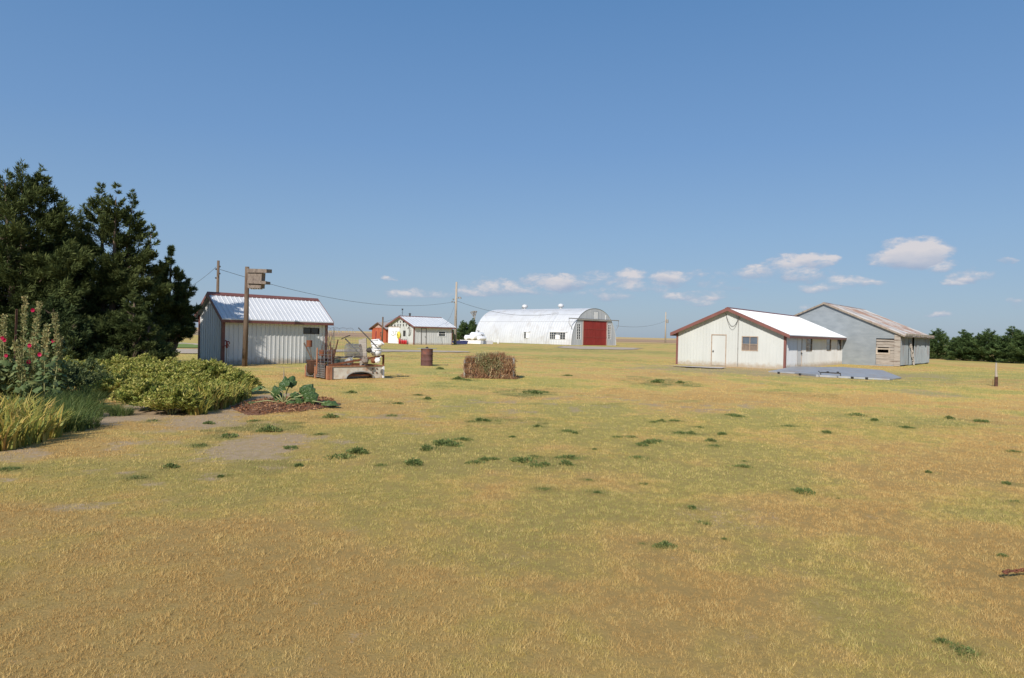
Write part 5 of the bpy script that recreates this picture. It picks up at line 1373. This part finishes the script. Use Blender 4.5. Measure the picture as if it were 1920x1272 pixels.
# trees behind the workshop
for i, (px_, py_, ty, sc_, lb) in enumerate(((868, 640, 601, 1.0, 'green cedar right of the utility pole beyond the workshop'), (886, 640, 598, .95, 'green cedar between the utility pole and the arched hut'), (843, 640, 606, .8, 'small green cedar peeping out behind the workshop roof'), (903, 640, 601, .9, 'green cedar partly behind the arched hut end'))):
    b = AT(px_, 640, 165 + i * 4); b.z = 0; s_ = z_at(b, ty) / 5.75
    t_ = copy_tree(th0); t_.location = b; t_.scale = (s_ * .85 * sc_, s_ * .85, s_); t_.rotation_euler = (0, 0, i * 1.7 + .4)
    t_['label'] = lb; t_['group'] = 'trees beyond the workshop'
    for ch in t_.children:
        if i % 2 and ch.name.startswith('crown'): ch.data = cr2_me
b = AT(889, 640, 172); b.z = 0; hh_ = z_at(b, 584)
th = thing('bare_tree', 'bare pale twiggy tree rising behind the cedars by the arched hut', 'tree', b)
mb = MB(); g_ = random.Random(3)
def br(p_, d_, l_, r_, k_):
    q_ = p_ + d_ * l_; mb.tube([p_, q_], [r_, r_ * .65], 5)
    if k_:
        for _ in range(4): br(q_, (d_ + Vector((g_.uniform(-.45, .45), g_.uniform(-.45, .45), g_.uniform(-.05, .3)))).normalized(), l_ * .62, r_ * .6, k_ - 1)
mb.tube([(0, 0, -.1), (0, 0, hh_ * .45)], [.25, .18], 7); br(Vector((0, 0, hh_ * .45)), Vector((0, 0, 1)), hh_ * .24, .15, 4)
mb.build('trunk', M['bare'], th)

# ------------------------------------------------------------------ garden bed
def dome_leaves(n, r_, h_, ls, lw, seed, up=.5, blunt=1.0):
    g_ = np.random.default_rng(seed)
    a = g_.random(n) * 6.283; cz = g_.random(n); rad = np.sqrt(1 - (cz ** blunt) ** 2) * (1 - .35 * g_.random(n) ** 2)
    lump = .78 + .3 * np.sin(a * 3 + seed) * np.sin(cz * 5) + .15 * g_.random(n)
    pos = np.stack([np.cos(a) * rad * r_ * lump, np.sin(a) * rad * r_ * lump, cz * h_ * (.75 + .35 * g_.random(n)) * (.85 + .15 * lump)], 1)
    k = 40; cl = g_.normal(size=(k, 3)) * .12; ci = (np.floor((a / 6.283) * 8) * 5 + np.floor(cz * 5)).astype(int) % k
    pos += cl[ci] * np.array([1, 1, .7]); pos[:, 2] = np.maximum(pos[:, 2], .02)
    d = unit(np.stack([np.cos(a) * .8, np.sin(a) * .8, np.full(n, up)], 1) + g_.normal(size=(n, 3)) * .55)
    l = ls * (.6 + .8 * g_.random(n)); return leaf_faces(pos, d, l, lw * (.7 + .6 * g_.random(n)))
def shoot_leaves(n, r_, h_, ls, lw, seed, k=130):
    g_ = np.random.default_rng(seed); az = g_.random(k) * 6.283; q_ = np.sqrt(g_.random(k))
    ex = np.stack([np.cos(az) * q_ * r_, np.sin(az) * q_ * r_, h_ * (1.12 - .62 * q_ ** 2) * (.62 + .5 * g_.random(k))], 1)
    ba = np.stack([ex[:, 0] * .3, ex[:, 1] * .3, np.zeros(k)], 1) + g_.normal(size=(k, 3)) * np.array([.04, .04, 0])
    i = g_.integers(0, k, n); s_ = .25 + .75 * g_.random(n) ** .7
    pos = ba[i] + (ex[i] - ba[i]) * s_[:, None]; pos[:, 2] += .12 * h_ * np.sin(s_ * 3.14)
    pos += g_.normal(size=(n, 3)) * .022
    a = g_.random(n) * 6.283; dr = unit(ex[i] - ba[i])
    d = unit(np.stack([np.cos(a), np.sin(a), .15 + .5 * g_.random(n)], 1) * .85 + dr * (.25 + .5 * s_)[:, None])
    d[:, 2] -= .25 * (g_.random(n) < .35); d = unit(d); pos[:, 2] = np.maximum(pos[:, 2], .02)
    l = ls * (.55 + .8 * g_.random(n)) * (1.15 - .35 * s_); return leaf_faces(pos, d, l, lw * (.7 + .6 * g_.random(n)))
def bush_proto(name, n, r_, h_, ls, lw, seed, mat, cat, group, up=.5):
    th = thing(name, 'x', cat, (0, 0, 0), 0, group)
    F_ = shoot_leaves(n, r_, h_, ls, lw, seed)
    quads_mesh('foliage', F_, M[mat], th, {'rnd': np.random.default_rng(seed).random(len(F_))})
    mb = MB()
    for k in range(12):
        a = k * .52; mb.tube([(.05 * math.cos(a), .05 * math.sin(a), -.03), (.4 * r_ * math.cos(a), .4 * r_ * math.sin(a), h_ * .55)], [.012, .005], 4)
    mb.build('stems', M['stalk'], th); return th
pB = [bush_proto('leafy_bush', 8500, .78, .80, .125, .036, 31, 'peony', 'bush', 'yellow-green bushes in the garden bed'),
      bush_proto('leafy_bush', 8500, .80, .78, .135, .034, 32, 'peony', 'bush', 'yellow-green bushes in the garden bed'),
      bush_proto('leafy_bush', 8000, .72, .84, .12, .036, 33, 'peony', 'bush', 'yellow-green bushes in the garden bed')]
LB_mid = 'yellow-green leafy bush crowded among others in the garden bed below the left cedars'
spots = [(232, 742, .95, 0), (275, 768, .9, 'yellow-green bush bulging over the bare garden path'), (322, 776, .85, 'frontmost yellow-green bush with dry pale leaves beside the path'), (372, 765, .85, 0), (412, 752, .9, 0), (447, 737, .85, 'last yellow-green bush of the bed, nearest the rhubarb'),
         (205, 722, 1.0, 0), (255, 722, 1.0, 0), (300, 727, 1.05, 0), (345, 730, 1.0, 0), (390, 724, 1.0, 'yellow-green bush just left of the log pole foot'), (425, 716, .8, 0), (180, 712, 1.0, 0), (225, 706, 1.0, 0), (275, 706, 1.0, 0), (320, 708, 1.0, 0), (362, 706, 1.0, 'yellow-green bush against the shed end wall'), (400, 703, .85, 0),
         (150, 722, 1.0, 0), (120, 712, 1.0, 0), (250, 752, .7, 0), (345, 748, .9, 0)]
used = [0, 0, 0]
for i, (px_, py_, s_, lb) in enumerate(spots):
    k = i % 3; b = G(px_, py_); t_ = pB[k] if not used[k] else copy_tree(pB[k]); used[k] = 1
    t_.location = (b.x, b.y, -.02); t_.rotation_euler = (0, 0, i * 1.37); t_.scale = (s_, s_, s_ * random.uniform(.58, .88)); t_['label'] = lb or LB_mid
def blade_clump(n, r_, h_, w_, seed, lean=.5, segs=3):
    g_ = np.random.default_rng(seed); a = g_.random(n) * 6.283; rr_ = r_ * np.sqrt(g_.random(n))
    base = np.stack([np.cos(a) * rr_, np.sin(a) * rr_, np.zeros(n)], 1)
    a2 = a + g_.normal(size=n) * .9; ln = lean * (.2 + g_.random(n)); H_ = h_ * (.45 + .6 * g_.random(n))
    out = []; f = g_.random(n) * 6.283; s_ = np.stack([np.cos(f), np.sin(f), np.zeros(n)], 1) * (w_ * (.6 + .6 * g_.random(n)) / 2)[:, None]
    prev = base; pw = s_
    for k in range(1, segs + 1):
        t_ = k / segs; p_ = base + np.stack([np.cos(a2) * H_ * ln * t_ ** 2, np.sin(a2) * H_ * ln * t_ ** 2, H_ * (t_ - .35 * ln * t_ ** 3)], 1)
        w2 = s_ * (1.05 - t_ ** 2.2)
        out.append(np.stack([prev - pw, prev + pw, p_ + w2, p_ - w2], 1)); prev, pw = p_, w2
    return np.concatenate(out), np.tile(g_.random(n), segs)
def clump_proto(name, n, r_, h_, w_, seed, mat, cat, group, lean=.5):
    P_, rn = blade_clump(n, r_, h_, w_, seed, lean)
    o = quads_mesh(name, P_, M[mat], None, {'rnd': rn}); tag(o, 'x', cat, group); return o
def scatter(protos, spots, default, zsc=1.0, wsc=lambda y_: 1.0):
    us = [0] * len(protos)
    for i, sp in enumerate(spots):
        k = i % len(protos); b = G(sp[0], sp[1]); o = protos[k] if not us[k] else protos[k].copy()
        if us[k]: C.objects.link(o)
        us[k] = 1; s_ = sp[2] * wsc(b.y)
        o.location = (b.x, b.y, float(zg(b.x, b.y)) - .01); o.rotation_euler = (0, 0, i * 2.1); o.scale = (s_, s_, s_ * zsc); o['label'] = sp[3] if len(sp) > 3 and sp[3] else default
ir = [clump_proto('iris_clump', 95, .27, .62, .048, 41, 'iris', 'plant', 'yellowing iris clumps', .55), clump_proto('iris_clump', 95, .27, .64, .044, 42, 'iris', 'plant', 'yellowing iris clumps', .7)]
scatter(ir, [(8, 836, 1.0, 'yellowing iris clump nearest the camera at the left edge'), (45, 828, 1.05), (80, 818, 1.0), (20, 812, 1.1), (60, 800, 1.0), (-30, 840, 1.0), (-25, 815, 1.1), (100, 808, .8), (0, 795, 1.0), (35, 785, 1.0), (-50, 800, 1.1),
             (370, 776, .75, 'pale bladed iris clump before the yellow-green bushes'), (410, 764, .8), (440, 752, .8), (455, 744, .75, 'iris clump nearest the rhubarb mulch'), (395, 745, .8), (384, 768, 1.05), (402, 762, 1.1), (424, 757, 1.0), (446, 747, 1.0), (362, 772, .8)], 'yellowing iris clump in the garden bed')
tg = [clump_proto('grass_clump', 420, .30, .50, .010, 43, 'tallgrass', 'plant', 'tall green grass clumps', .8), clump_proto('grass_clump', 420, .32, .46, .010, 44, 'tallgrass', 'plant', 'tall green grass clumps', .9)]
scatter(tg, [(120, 806, 1.1, 'tall green grass clump beside the bare path edge'), (150, 800, 1.0, 'tall green grass clump at the corner of the bed by the path'), (130, 785, 1.1), (160, 780, 1.0), (105, 775, 1.1), (140, 765, 1.1), (165, 762, 1.0), (70, 780, 1.0), (180, 745, .9), (110, 760, 1.0), (85, 765, 1.1), (228, 778, .7, 'small green grass tuft alone on the bare garden path'), (212, 772, .55), (148, 748, 1.1), (170, 735, 1.1)], 'tall green grass clump in the left garden bed')
bg_ = [bush_proto('garden_herb', 4200, .6, .75, .10, .035, 51, 'bluegreen', 'plant', 'grey-green garden herbs'), bush_proto('garden_herb', 4200, .6, .7, .09, .04, 52, 'bluegreen', 'plant', 'grey-green garden herbs')]
us = [0, 0]
for i, (px_, py_, s_) in enumerate(((95, 745, 1.05), (135, 735, 1.0), (40, 750, 1.05), (10, 745, 1.0), (170, 722, .9), (65, 740, 1.1), (-30, 752, 1.1), (190, 738, .75))):
    b = G(px_, py_); k = i % 2; t_ = bg_[k] if not us[k] else copy_tree(bg_[k]); us[k] = 1
    t_.location = (b.x, b.y, 0); t_.rotation_euler = (0, 0, i * 1.9); t_.scale = (s_, s_, s_); t_['label'] = 'grey-green leafy herb massed around the hollyhock stems'
# hollyhocks
def hollyhock(px, py, tx, ty, flowers, label, seed):
    b = G(px, py); tp = AT(tx, ty, b.y) - b; g_ = np.random.default_rng(seed)
    th = thing('hollyhock', label, 'flower', (b.x, b.y, 0), 0, 'hollyhocks in the left bed')
    ben = Vector((g_.normal() * .05, g_.normal() * .05, 0))
    def at_(f): return tp * f + ben * math.sin(math.pi * f)
    MB().tube([at_(f) for f in np.linspace(0, 1, 9)], [.014 - .009 * f for f in np.linspace(0, 1, 9)], 6).build('stem', M['stalk'], th)
    # seed pods up the top half
    m = 420; f = .42 + .58 * g_.random(m); pos = np.array([list(at_(x_)) for x_ in f]); a = g_.random(m) * 6.283
    r_ = (.02 + .055 * g_.random(m)) * (1.2 - .6 * f); pos += np.stack([np.cos(a) * r_, np.sin(a) * r_, g_.normal(size=m) * .01], 1)
    d = unit(np.stack([np.cos(a), np.sin(a), .6 + g_.random(m) * .6], 1)); l = .035 + .025 * g_.random(m)
    quads_mesh('seed_pods', leaf_faces(pos, d, l, l * .8), M['hollystem'], th, {'rnd': g_.random(m)})
    # broad leaves lower down
    m = 60; out = []
    f = .08 + .62 * g_.random(m); 
    pos = np.array([list(at_(x_)) for x_ in f]); a = g_.random(m) * 6.283; rr_ = .10 + .22 * g_.random(m) * (1.1 - f)
    c_ = pos + np.stack([np.cos(a) * rr_, np.sin(a) * rr_, -.02 + 0 * a], 1)
    nrm = unit(np.stack([np.cos(a) * .7, np.sin(a) * .7, .5 + g_.random(m) * .6], 1) + g_.normal(size=(m, 3)) * .25)
    t1 = unit(np.cross(nrm, g_.normal(size=(m, 3)))); t2 = np.cross(nrm, t1); sz = (.045 + .06 * g_.random(m)) * (1.25 - f)
    ang = np.linspace(0, 6.283, 8, endpoint=False); rad = np.array([1, .8, 1.05, .8, 1, .82, 1.05, .6])
    ring_ = np.stack([c_ + (t1 * math.cos(q_) + t2 * math.sin(q_)) * (sz * r0_)[:, None] - nrm * (sz * .15)[:, None] for q_, r0_ in zip(ang, rad)], 1)
    tri = np.concatenate([np.stack([c_, ring_[:, k], ring_[:, (k + 1) % 8]], 1) for k in range(8)])
    quads_mesh('leaves', tri, M['hollyleaf'], th, {'rnd': np.tile(g_.random(m), 8)})
    for (fx, fy) in flowers:
        fp = AT(fx, fy, b.y - .08) - b; F = []
        k_ = 7
        for j in range(k_):
            a0_, a1_ = 6.283 * j / k_, 6.283 * (j + 1.25) / k_
            r1_ = .043
            F.append([fp + Vector((0, .025, 0)), fp + Vector((math.cos(a0_) * r1_, -.01 + .012 * (j % 2), math.sin(a0_) * r1_)), fp + Vector((math.cos((a0_ + a1_) / 2) * r1_ * 1.12, -.02, math.sin((a0_ + a1_) / 2) * r1_ * 1.12)), fp + Vector((math.cos(a1_) * r1_, -.012, math.sin(a1_) * r1_))])
        quads_mesh('flower', np.array([[list(v_) for v_ in q_] for q_ in F]), M['petal'], th, {'rnd': g_.random(k_)})
    return th
hollyhock(50, 752, 48, 556, [], 'tall hollyhock stalk with seed pods just right of the rusty post', 61)
hollyhock(72, 756, 74, 566, [(62, 582)], 'hollyhock with two crimson flowers near its top', 62)
hollyhock(96, 752, 102, 588, [], 'hollyhock stalk leaning right with pale seed pods', 63)
hollyhock(108, 750, 115, 632, [(100, 640)], 'shorter hollyhock at the right end of the clump', 64)
hollyhock(14, 752, 8, 592, [(5, 634), (9, 638), (12, 667)], 'hollyhock with a bunch of crimson flowers at the left edge', 65)
hollyhock(58, 768, 60, 636, [(56, 648), (54, 679)], 'shorter hollyhock with pink flowers half way up in front', 66)
hollyhock(84, 770, 88, 610, [(75, 665)], 'middle hollyhock with one low pink flower', 67)
hollyhock(32, 770, 28, 640, [], 'short leafy hollyhock in front of the rusty post', 68)

# rhubarb on its mulch
cx_, cy_ = G(545, 762), None
mc = G(538, 758); ma = (G(622, 758) - G(455, 758)).length / 2
th = thing('mulch_bed', 'patch of reddish brown bark mulch under the rhubarb', 'mulch', (mc.x, mc.y, 0))
mb = MB(); N_ = 40; ring_ = []; Dv = (G(538, 742) - G(538, 771)).length / 2
for k in range(N_):
    a = 6.283 * k / N_; s_ = 1 + .12 * math.sin(3 * a + 1) + .06 * math.sin(7 * a); ring_.append((math.cos(a) * ma * s_, math.sin(a) * Dv * s_))
vs = [(0, 0, .055)]; fs = []
for j, (f, h_) in enumerate(((.35, .05), (.6, .04), (.82, .022), (1.0, -.03))):
    for k in range(N_): vs.append((ring_[k][0] * f, ring_[k][1] * f, h_ + random.uniform(-.012, .012)))
for k in range(N_): fs.append((0, 1 + k, 1 + (k + 1) % N_))
for j in range(3):
    for k in range(N_): fs.append((1 + j * N_ + k, 1 + (j + 1) * N_ + k, 1 + (j + 1) * N_ + (k + 1) % N_, 1 + j * N_ + (k + 1) % N_))
mb.add(vs, fs); mb.build('mound', M['mulch'], th)
n = 2600; a = rng.random(n) * 6.283; r_ = np.sqrt(rng.random(n)) * 1.04
pos = np.stack([np.cos(a) * ma * r_, np.sin(a) * Dv * r_, .055 * (1 - r_ ** 2) + .01 + rng.random(n) * .025], 1)
d = unit(np.stack([rng.normal(size=n), rng.normal(size=n), rng.normal(size=n) * .25], 1)); l = .03 + .07 * rng.random(n)
ch = quads_mesh('chips', leaf_faces(pos, d, l, l * .35), leafmat('bark_chips', [(0, (.09, .04, .022)), (.5, (.24, .11, .055)), (1, (.44, .27, .15))], 0, .9, 4, .1), th, {'rnd': rng.random(n)}); ch['kind'] = 'stuff'
mcr = G(532, 760)
th = thing('rhubarb_plant', 'big leaved dark green rhubarb plant on the bark mulch', 'plant', (mcr.x, mcr.y, 0))
def big_leaf(parent, tipx, tipy, size, nx, ny, nz, seed, yo=0.0, rootx=532):
    g_ = np.random.default_rng(seed); c_ = AT(tipx, tipy, mcr.y + yo) - mcr; c_.z = max(c_.z, .05)
    rt_ = Vector(((rootx - 532) / FPX * mcr.y, 0, .05))
    nrm = Vector((nx, ny, nz)).normalized(); out_ = (c_ - rt_); out_ = (out_ - nrm * out_.dot(nrm)).normalized(); sd_ = nrm.cross(out_)
    m1, m2 = 12, 18; V_ = []; F = []
    for j in range(m1 + 1):
        for k in range(m2):
            q_ = 6.283 * k / m2; rr_ = j / m1
            rad_ = size * (.80 + .26 * math.cos(q_)) * (1 + .10 * math.sin(5 * q_ + seed) * rr_ + .08 * math.sin(9 * q_ + 2 * seed) * rr_ ** 2)
            h_ = size * (.13 * math.sin(7 * q_ + seed) * rr_ ** 2 + .05 * math.sin(13 * q_) * rr_ - .28 * rr_ ** 2 * abs(math.sin(q_)) + .14 * (1 - rr_) - .22 * rr_ ** 3 * max(0, math.cos(q_)) + .025 * g_.normal())
            p_ = c_ + out_ * (math.cos(q_) * rad_ * rr_) + sd_ * (math.sin(q_) * rad_ * rr_ * .85) + nrm * h_
            p_.z = max(p_.z, .03); V_.append(p_)
    for j in range(m1):
        for k in range(m2): F.append((j * m2 + k, (j + 1) * m2 + k, (j + 1) * m2 + (k + 1) % m2, j * m2 + (k + 1) % m2))
    mb = MB(); mb.add(V_, F); lf = mb.build('leaf', M['rhubarb'], parent)
    mid_ = (rt_ + c_) / 2 + Vector((0, 0, .06))
    MB().tube([rt_, mid_, c_ - out_ * size * .3, c_], [.018, .014, .010, .004], 7).build('stalk', M['stalk'], lf, True)
big_leaf(th, 527, 724, 1.18 * .20, -.5, -.7, .45, 1)
big_leaf(th, 544, 719, 1.18 * .17, .2, -.75, .35, 2, .2)
big_leaf(th, 516, 736, 1.18 * .17, -.3, -.8, .4, 3, .1)
big_leaf(th, 487, 726, 1.18 * .17, -.2, -.1, .95, 4, .25)
big_leaf(th, 571, 731, 1.18 * .21, .1, -.75, .55, 5, .1)
big_leaf(th, 578, 742, 1.18 * .20, .25, -.65, .6, 6, -.05)
big_leaf(th, 543, 757, 1.18 * .14, .1, -.85, .45, 7, -.25)
big_leaf(th, 615, 757, 1.18 * .23, .15, -.6, .75, 8, -.1, 560)
big_leaf(th, 552, 742, 1.18 * .16, .4, -.6, .6, 9, 0)
big_leaf(th, 560, 750, 1.18 * .13, .5, -.6, .6, 10, -.1)
big_leaf(th, 470, 757, 1.18 * .15, -.1, -.3, .9, 11, -.1)
big_leaf(th, 524, 745, 1.18 * .15, .2, -.7, .5, 12, .15)
big_leaf(th, 588, 738, 1.18 * .13, .7, -.4, .5, 13, .1)

# ------------------------------------------------------------------ green weed tufts on the lawn
def weed_proto(seed, n=520, r_=.16, h_=.07):
    g_ = np.random.default_rng(seed); a = g_.random(n) * 6.283; rr_ = r_ * g_.random(n) ** .7 * (1 + .35 * np.sin(a * 2 + seed))
    pos = np.stack([np.cos(a) * rr_, np.sin(a) * rr_, h_ * g_.random(n) * (1 - .6 * rr_ / r_)], 1); pos[:, 2] = np.maximum(pos[:, 2], .004)
    d = unit(np.stack([np.cos(a), np.sin(a), .3 + g_.random(n)], 1) + g_.normal(size=(n, 3)) * .5); l = .018 + .028 * g_.random(n)
    o = quads_mesh('weed_tuft', leaf_faces(pos, d, l, l * .5), M['weed'], None, {'rnd': g_.random(n)}); tag(o, 'x', 'weed', 'green weed tufts in the dry lawn'); return o
wp = [weed_proto(71, 420, .15, .08), weed_proto(72, 260, .17, .05), weed_proto(73, 300, .13, .09), weed_proto(74, 420, .20, .05), weed_proto(75, 200, .18, .06), weed_proto(76, 340, .12, .07), weed_proto(77, 240, .22, .04)]
scatter(wp, WEEDS, 'low green weed tuft spread in the sunburnt lawn', 1.25, lambda y_: .78 if y_ < 7.5 else .82)

# ------------------------------------------------------------------ sun, sky, clouds
SA, SE = R(22), R(34)                        # sun: behind the camera to the left
sdir = Vector((-math.sin(SA) * math.cos(SE), -math.cos(SA) * math.cos(SE), math.sin(SE)))
sun = bpy.data.objects.new('sun', bpy.data.lights.new('sun', 'SUN')); C.objects.link(sun)
sun.rotation_euler = sdir.to_track_quat('Z', 'Y').to_euler()
sun.data.energy = 4.0; sun.data.angle = R(.55); sun.data.color = (1.0, .94, .86)
w = bpy.data.worlds.new('World'); SC.world = w; w.use_nodes = True
t = NT(w); bgn = t.N['Background']
sky = t.N.new('ShaderNodeTexSky'); sky.sky_type = 'NISHITA'; sky.sun_disc = False
sky.sun_elevation = SE; sky.sun_rotation = math.atan2(sdir.x, sdir.y); sky.altitude = 0; sky.air_density = 1.0; sky.dust_density = 0.6; sky.ozone_density = 4.0
CLD = [(1703, 478, 72, 34, 1.25), (1668, 490, 40, 16, .8), (1735, 472, 50, 18, .9), (1528, 490, 42, 17, 1.05), (1475, 498, 45, 24, .75), (1410, 512, 45, 16, .55), (1480, 515, 90, 18, .35), (1065, 530, 80, 17, .8), (1020, 526, 40, 14, .8), (1118, 524, 30, 20, .55), (1175, 522, 45, 20, .75), (1185, 538, 70, 14, .35), (1262, 524, 45, 18, .75), (1310, 512, 20, 10, .5), (1300, 522, 60, 20, .3),
       (935, 540, 50, 20, .6), (985, 545, 60, 14, .35), (760, 551, 38, 13, .55), (820, 551, 34, 10, .38), (880, 546, 40, 14, .38), (728, 523, 14, 5, .4), (1295, 554, 60, 13, .45), (1140, 552, 60, 12, .28), (1310, 568, 30, 10, .3), (1825, 518, 44, 12, .55), (1790, 528, 30, 8, .4), (1896, 490, 20, 8, .5), (1765, 594, 28, 8, .45), (1600, 530, 55, 12, .4), (1540, 540, 40, 10, .3), (1770, 502, 30, 12, .35), (1905, 568, 20, 8, .3), (1520, 578, 20, 8, .3), (1380, 535, 60, 12, .22)]
tc = t.N.new('ShaderNodeTexCoord'); sp = t.N.new('ShaderNodeSeparateXYZ'); t.link(tc.outputs['Generated'], sp.inputs[0])
azn = t.math('ARCTAN2', sp.outputs[0], sp.outputs[1]); eln = t.math('ARCSINE', sp.outputs[2])
cmb = t.N.new('ShaderNodeCombineXYZ'); t.link(azn, cmb.inputs[0]); t.link(eln, cmb.inputs[1])
vec = t.mapping(cmb.outputs[0], (1.0, 2.1, 1))
nz1 = t.noise(vec, 21, 7, .60, .35); nz2 = t.noise(t.mapping(vec, (1, 1, 1), (4, 7, 2)), 70, 5, .62, .2)
nzc = t.math('ADD', t.math('MULTIPLY', nz1, .68), t.math('MULTIPLY', nz2, .32))
wz = t.noise(vec, 9, 5, .62); wz2 = t.noise(t.mapping(vec, (1, 1, 1), (9, 3, 5)), 13, 5, .62)
azw = t.math('ADD', azn, t.math('MULTIPLY', t.math('SUBTRACT', wz, .5), .055)); elw = t.math('ADD', eln, t.math('MULTIPLY', t.math('SUBTRACT', wz2, .5), .034))
acc = None; topacc = None
for (cx, cy, rx, ry, amp) in CLD:
    d_ = ray(cx, cy).normalized(); a0_ = math.atan2(d_.x, d_.y); e0_ = math.asin(d_.z)
    amp = amp * (1.35 if amp < .6 else 1.1); rx_ = 1.2 * rx / FPX * math.cos(a0_) ** 2; ry_ = 1.12 * ry / FPX * math.cos(a0_)
    ua = t.math('MULTIPLY', t.math('SUBTRACT', azw, a0_), 1 / rx_); ub = t.math('MULTIPLY', t.math('SUBTRACT', elw, e0_), 1 / ry_)
    ubn = t.math('MULTIPLY', t.math('MINIMUM', ub, 0.0), 1.15); ubp = t.math('MAXIMUM', ub, 0.0); ub2 = t.math('ADD', ubn, ubp)
    rr_ = t.math('ADD', t.math('MULTIPLY', ua, ua), t.math('MULTIPLY', ub2, ub2))
    v_ = t.math('MULTIPLY', t.math('MAXIMUM', t.math('SUBTRACT', 1.0, t.math('MULTIPLY', rr_, t.math('POWER', rr_, .35))), 0.0), amp)
    acc = v_ if acc is None else t.math('MAXIMUM', acc, v_)
    w_ = t.math('MULTIPLY', v_, t.math('ADD', t.math('MULTIPLY', ub, .75), .62, None, True))
    topacc = w_ if topacc is None else t.math('MAXIMUM', topacc, w_)
dens = t.math('ADD', acc, t.math('MULTIPLY', t.math('SUBTRACT', nzc, .49), 4.2))
dens = t.math('MULTIPLY', dens, t.math('GREATER_THAN', acc, .003))
fade = t.math('MULTIPLY', t.ramp(acc, [(0.0, 0.0), (.35, 1.0)]), t.ramp(dens, [(0.0, 0.0), (.30, .22), (1.15, .88)]))
lit = t.math('DIVIDE', topacc, t.math('MAXIMUM', acc, .01), None, True)
body = t.math('MULTIPLY', t.ramp(dens, [(.10, 0.15), (.85, 1.0)]), t.ramp(lit, [(.12, .0), (.75, 1.0)]))
ccol = t.mix(body, (2.75, 3.35, 4.5), (5.6, 5.3, 5.4))
eg = t.math('MULTIPLY', eln, 1 / 1.2)
grad = t.ramp(eg, [(0.0, (2.25, 2.95, 3.95)), (.03, (2.15, 3.0, 4.15)), (.12, (1.78, 2.90, 4.50)), (.22, (1.28, 2.45, 4.45)), (.38, (.82, 1.95, 3.95)), (1.0, (.55, 1.35, 3.0))])
skyc = t.mix(.8, sky.outputs[0], grad)
t.link(t.mix(fade, skyc, ccol), bgn.inputs[0])
bgn.inputs[1].default_value = .10
SC.view_settings.view_transform = 'Standard'; SC.view_settings.look = 'None'; SC.view_settings.gamma = 1; SC.view_settings.exposure = 0.35
SC.cycles.max_bounces = 6; SC.cycles.transparent_max_bounces = 8; SC.cycles.use_denoising = True
SC.cycles.caustics_reflective = False; SC.cycles.caustics_refractive = False
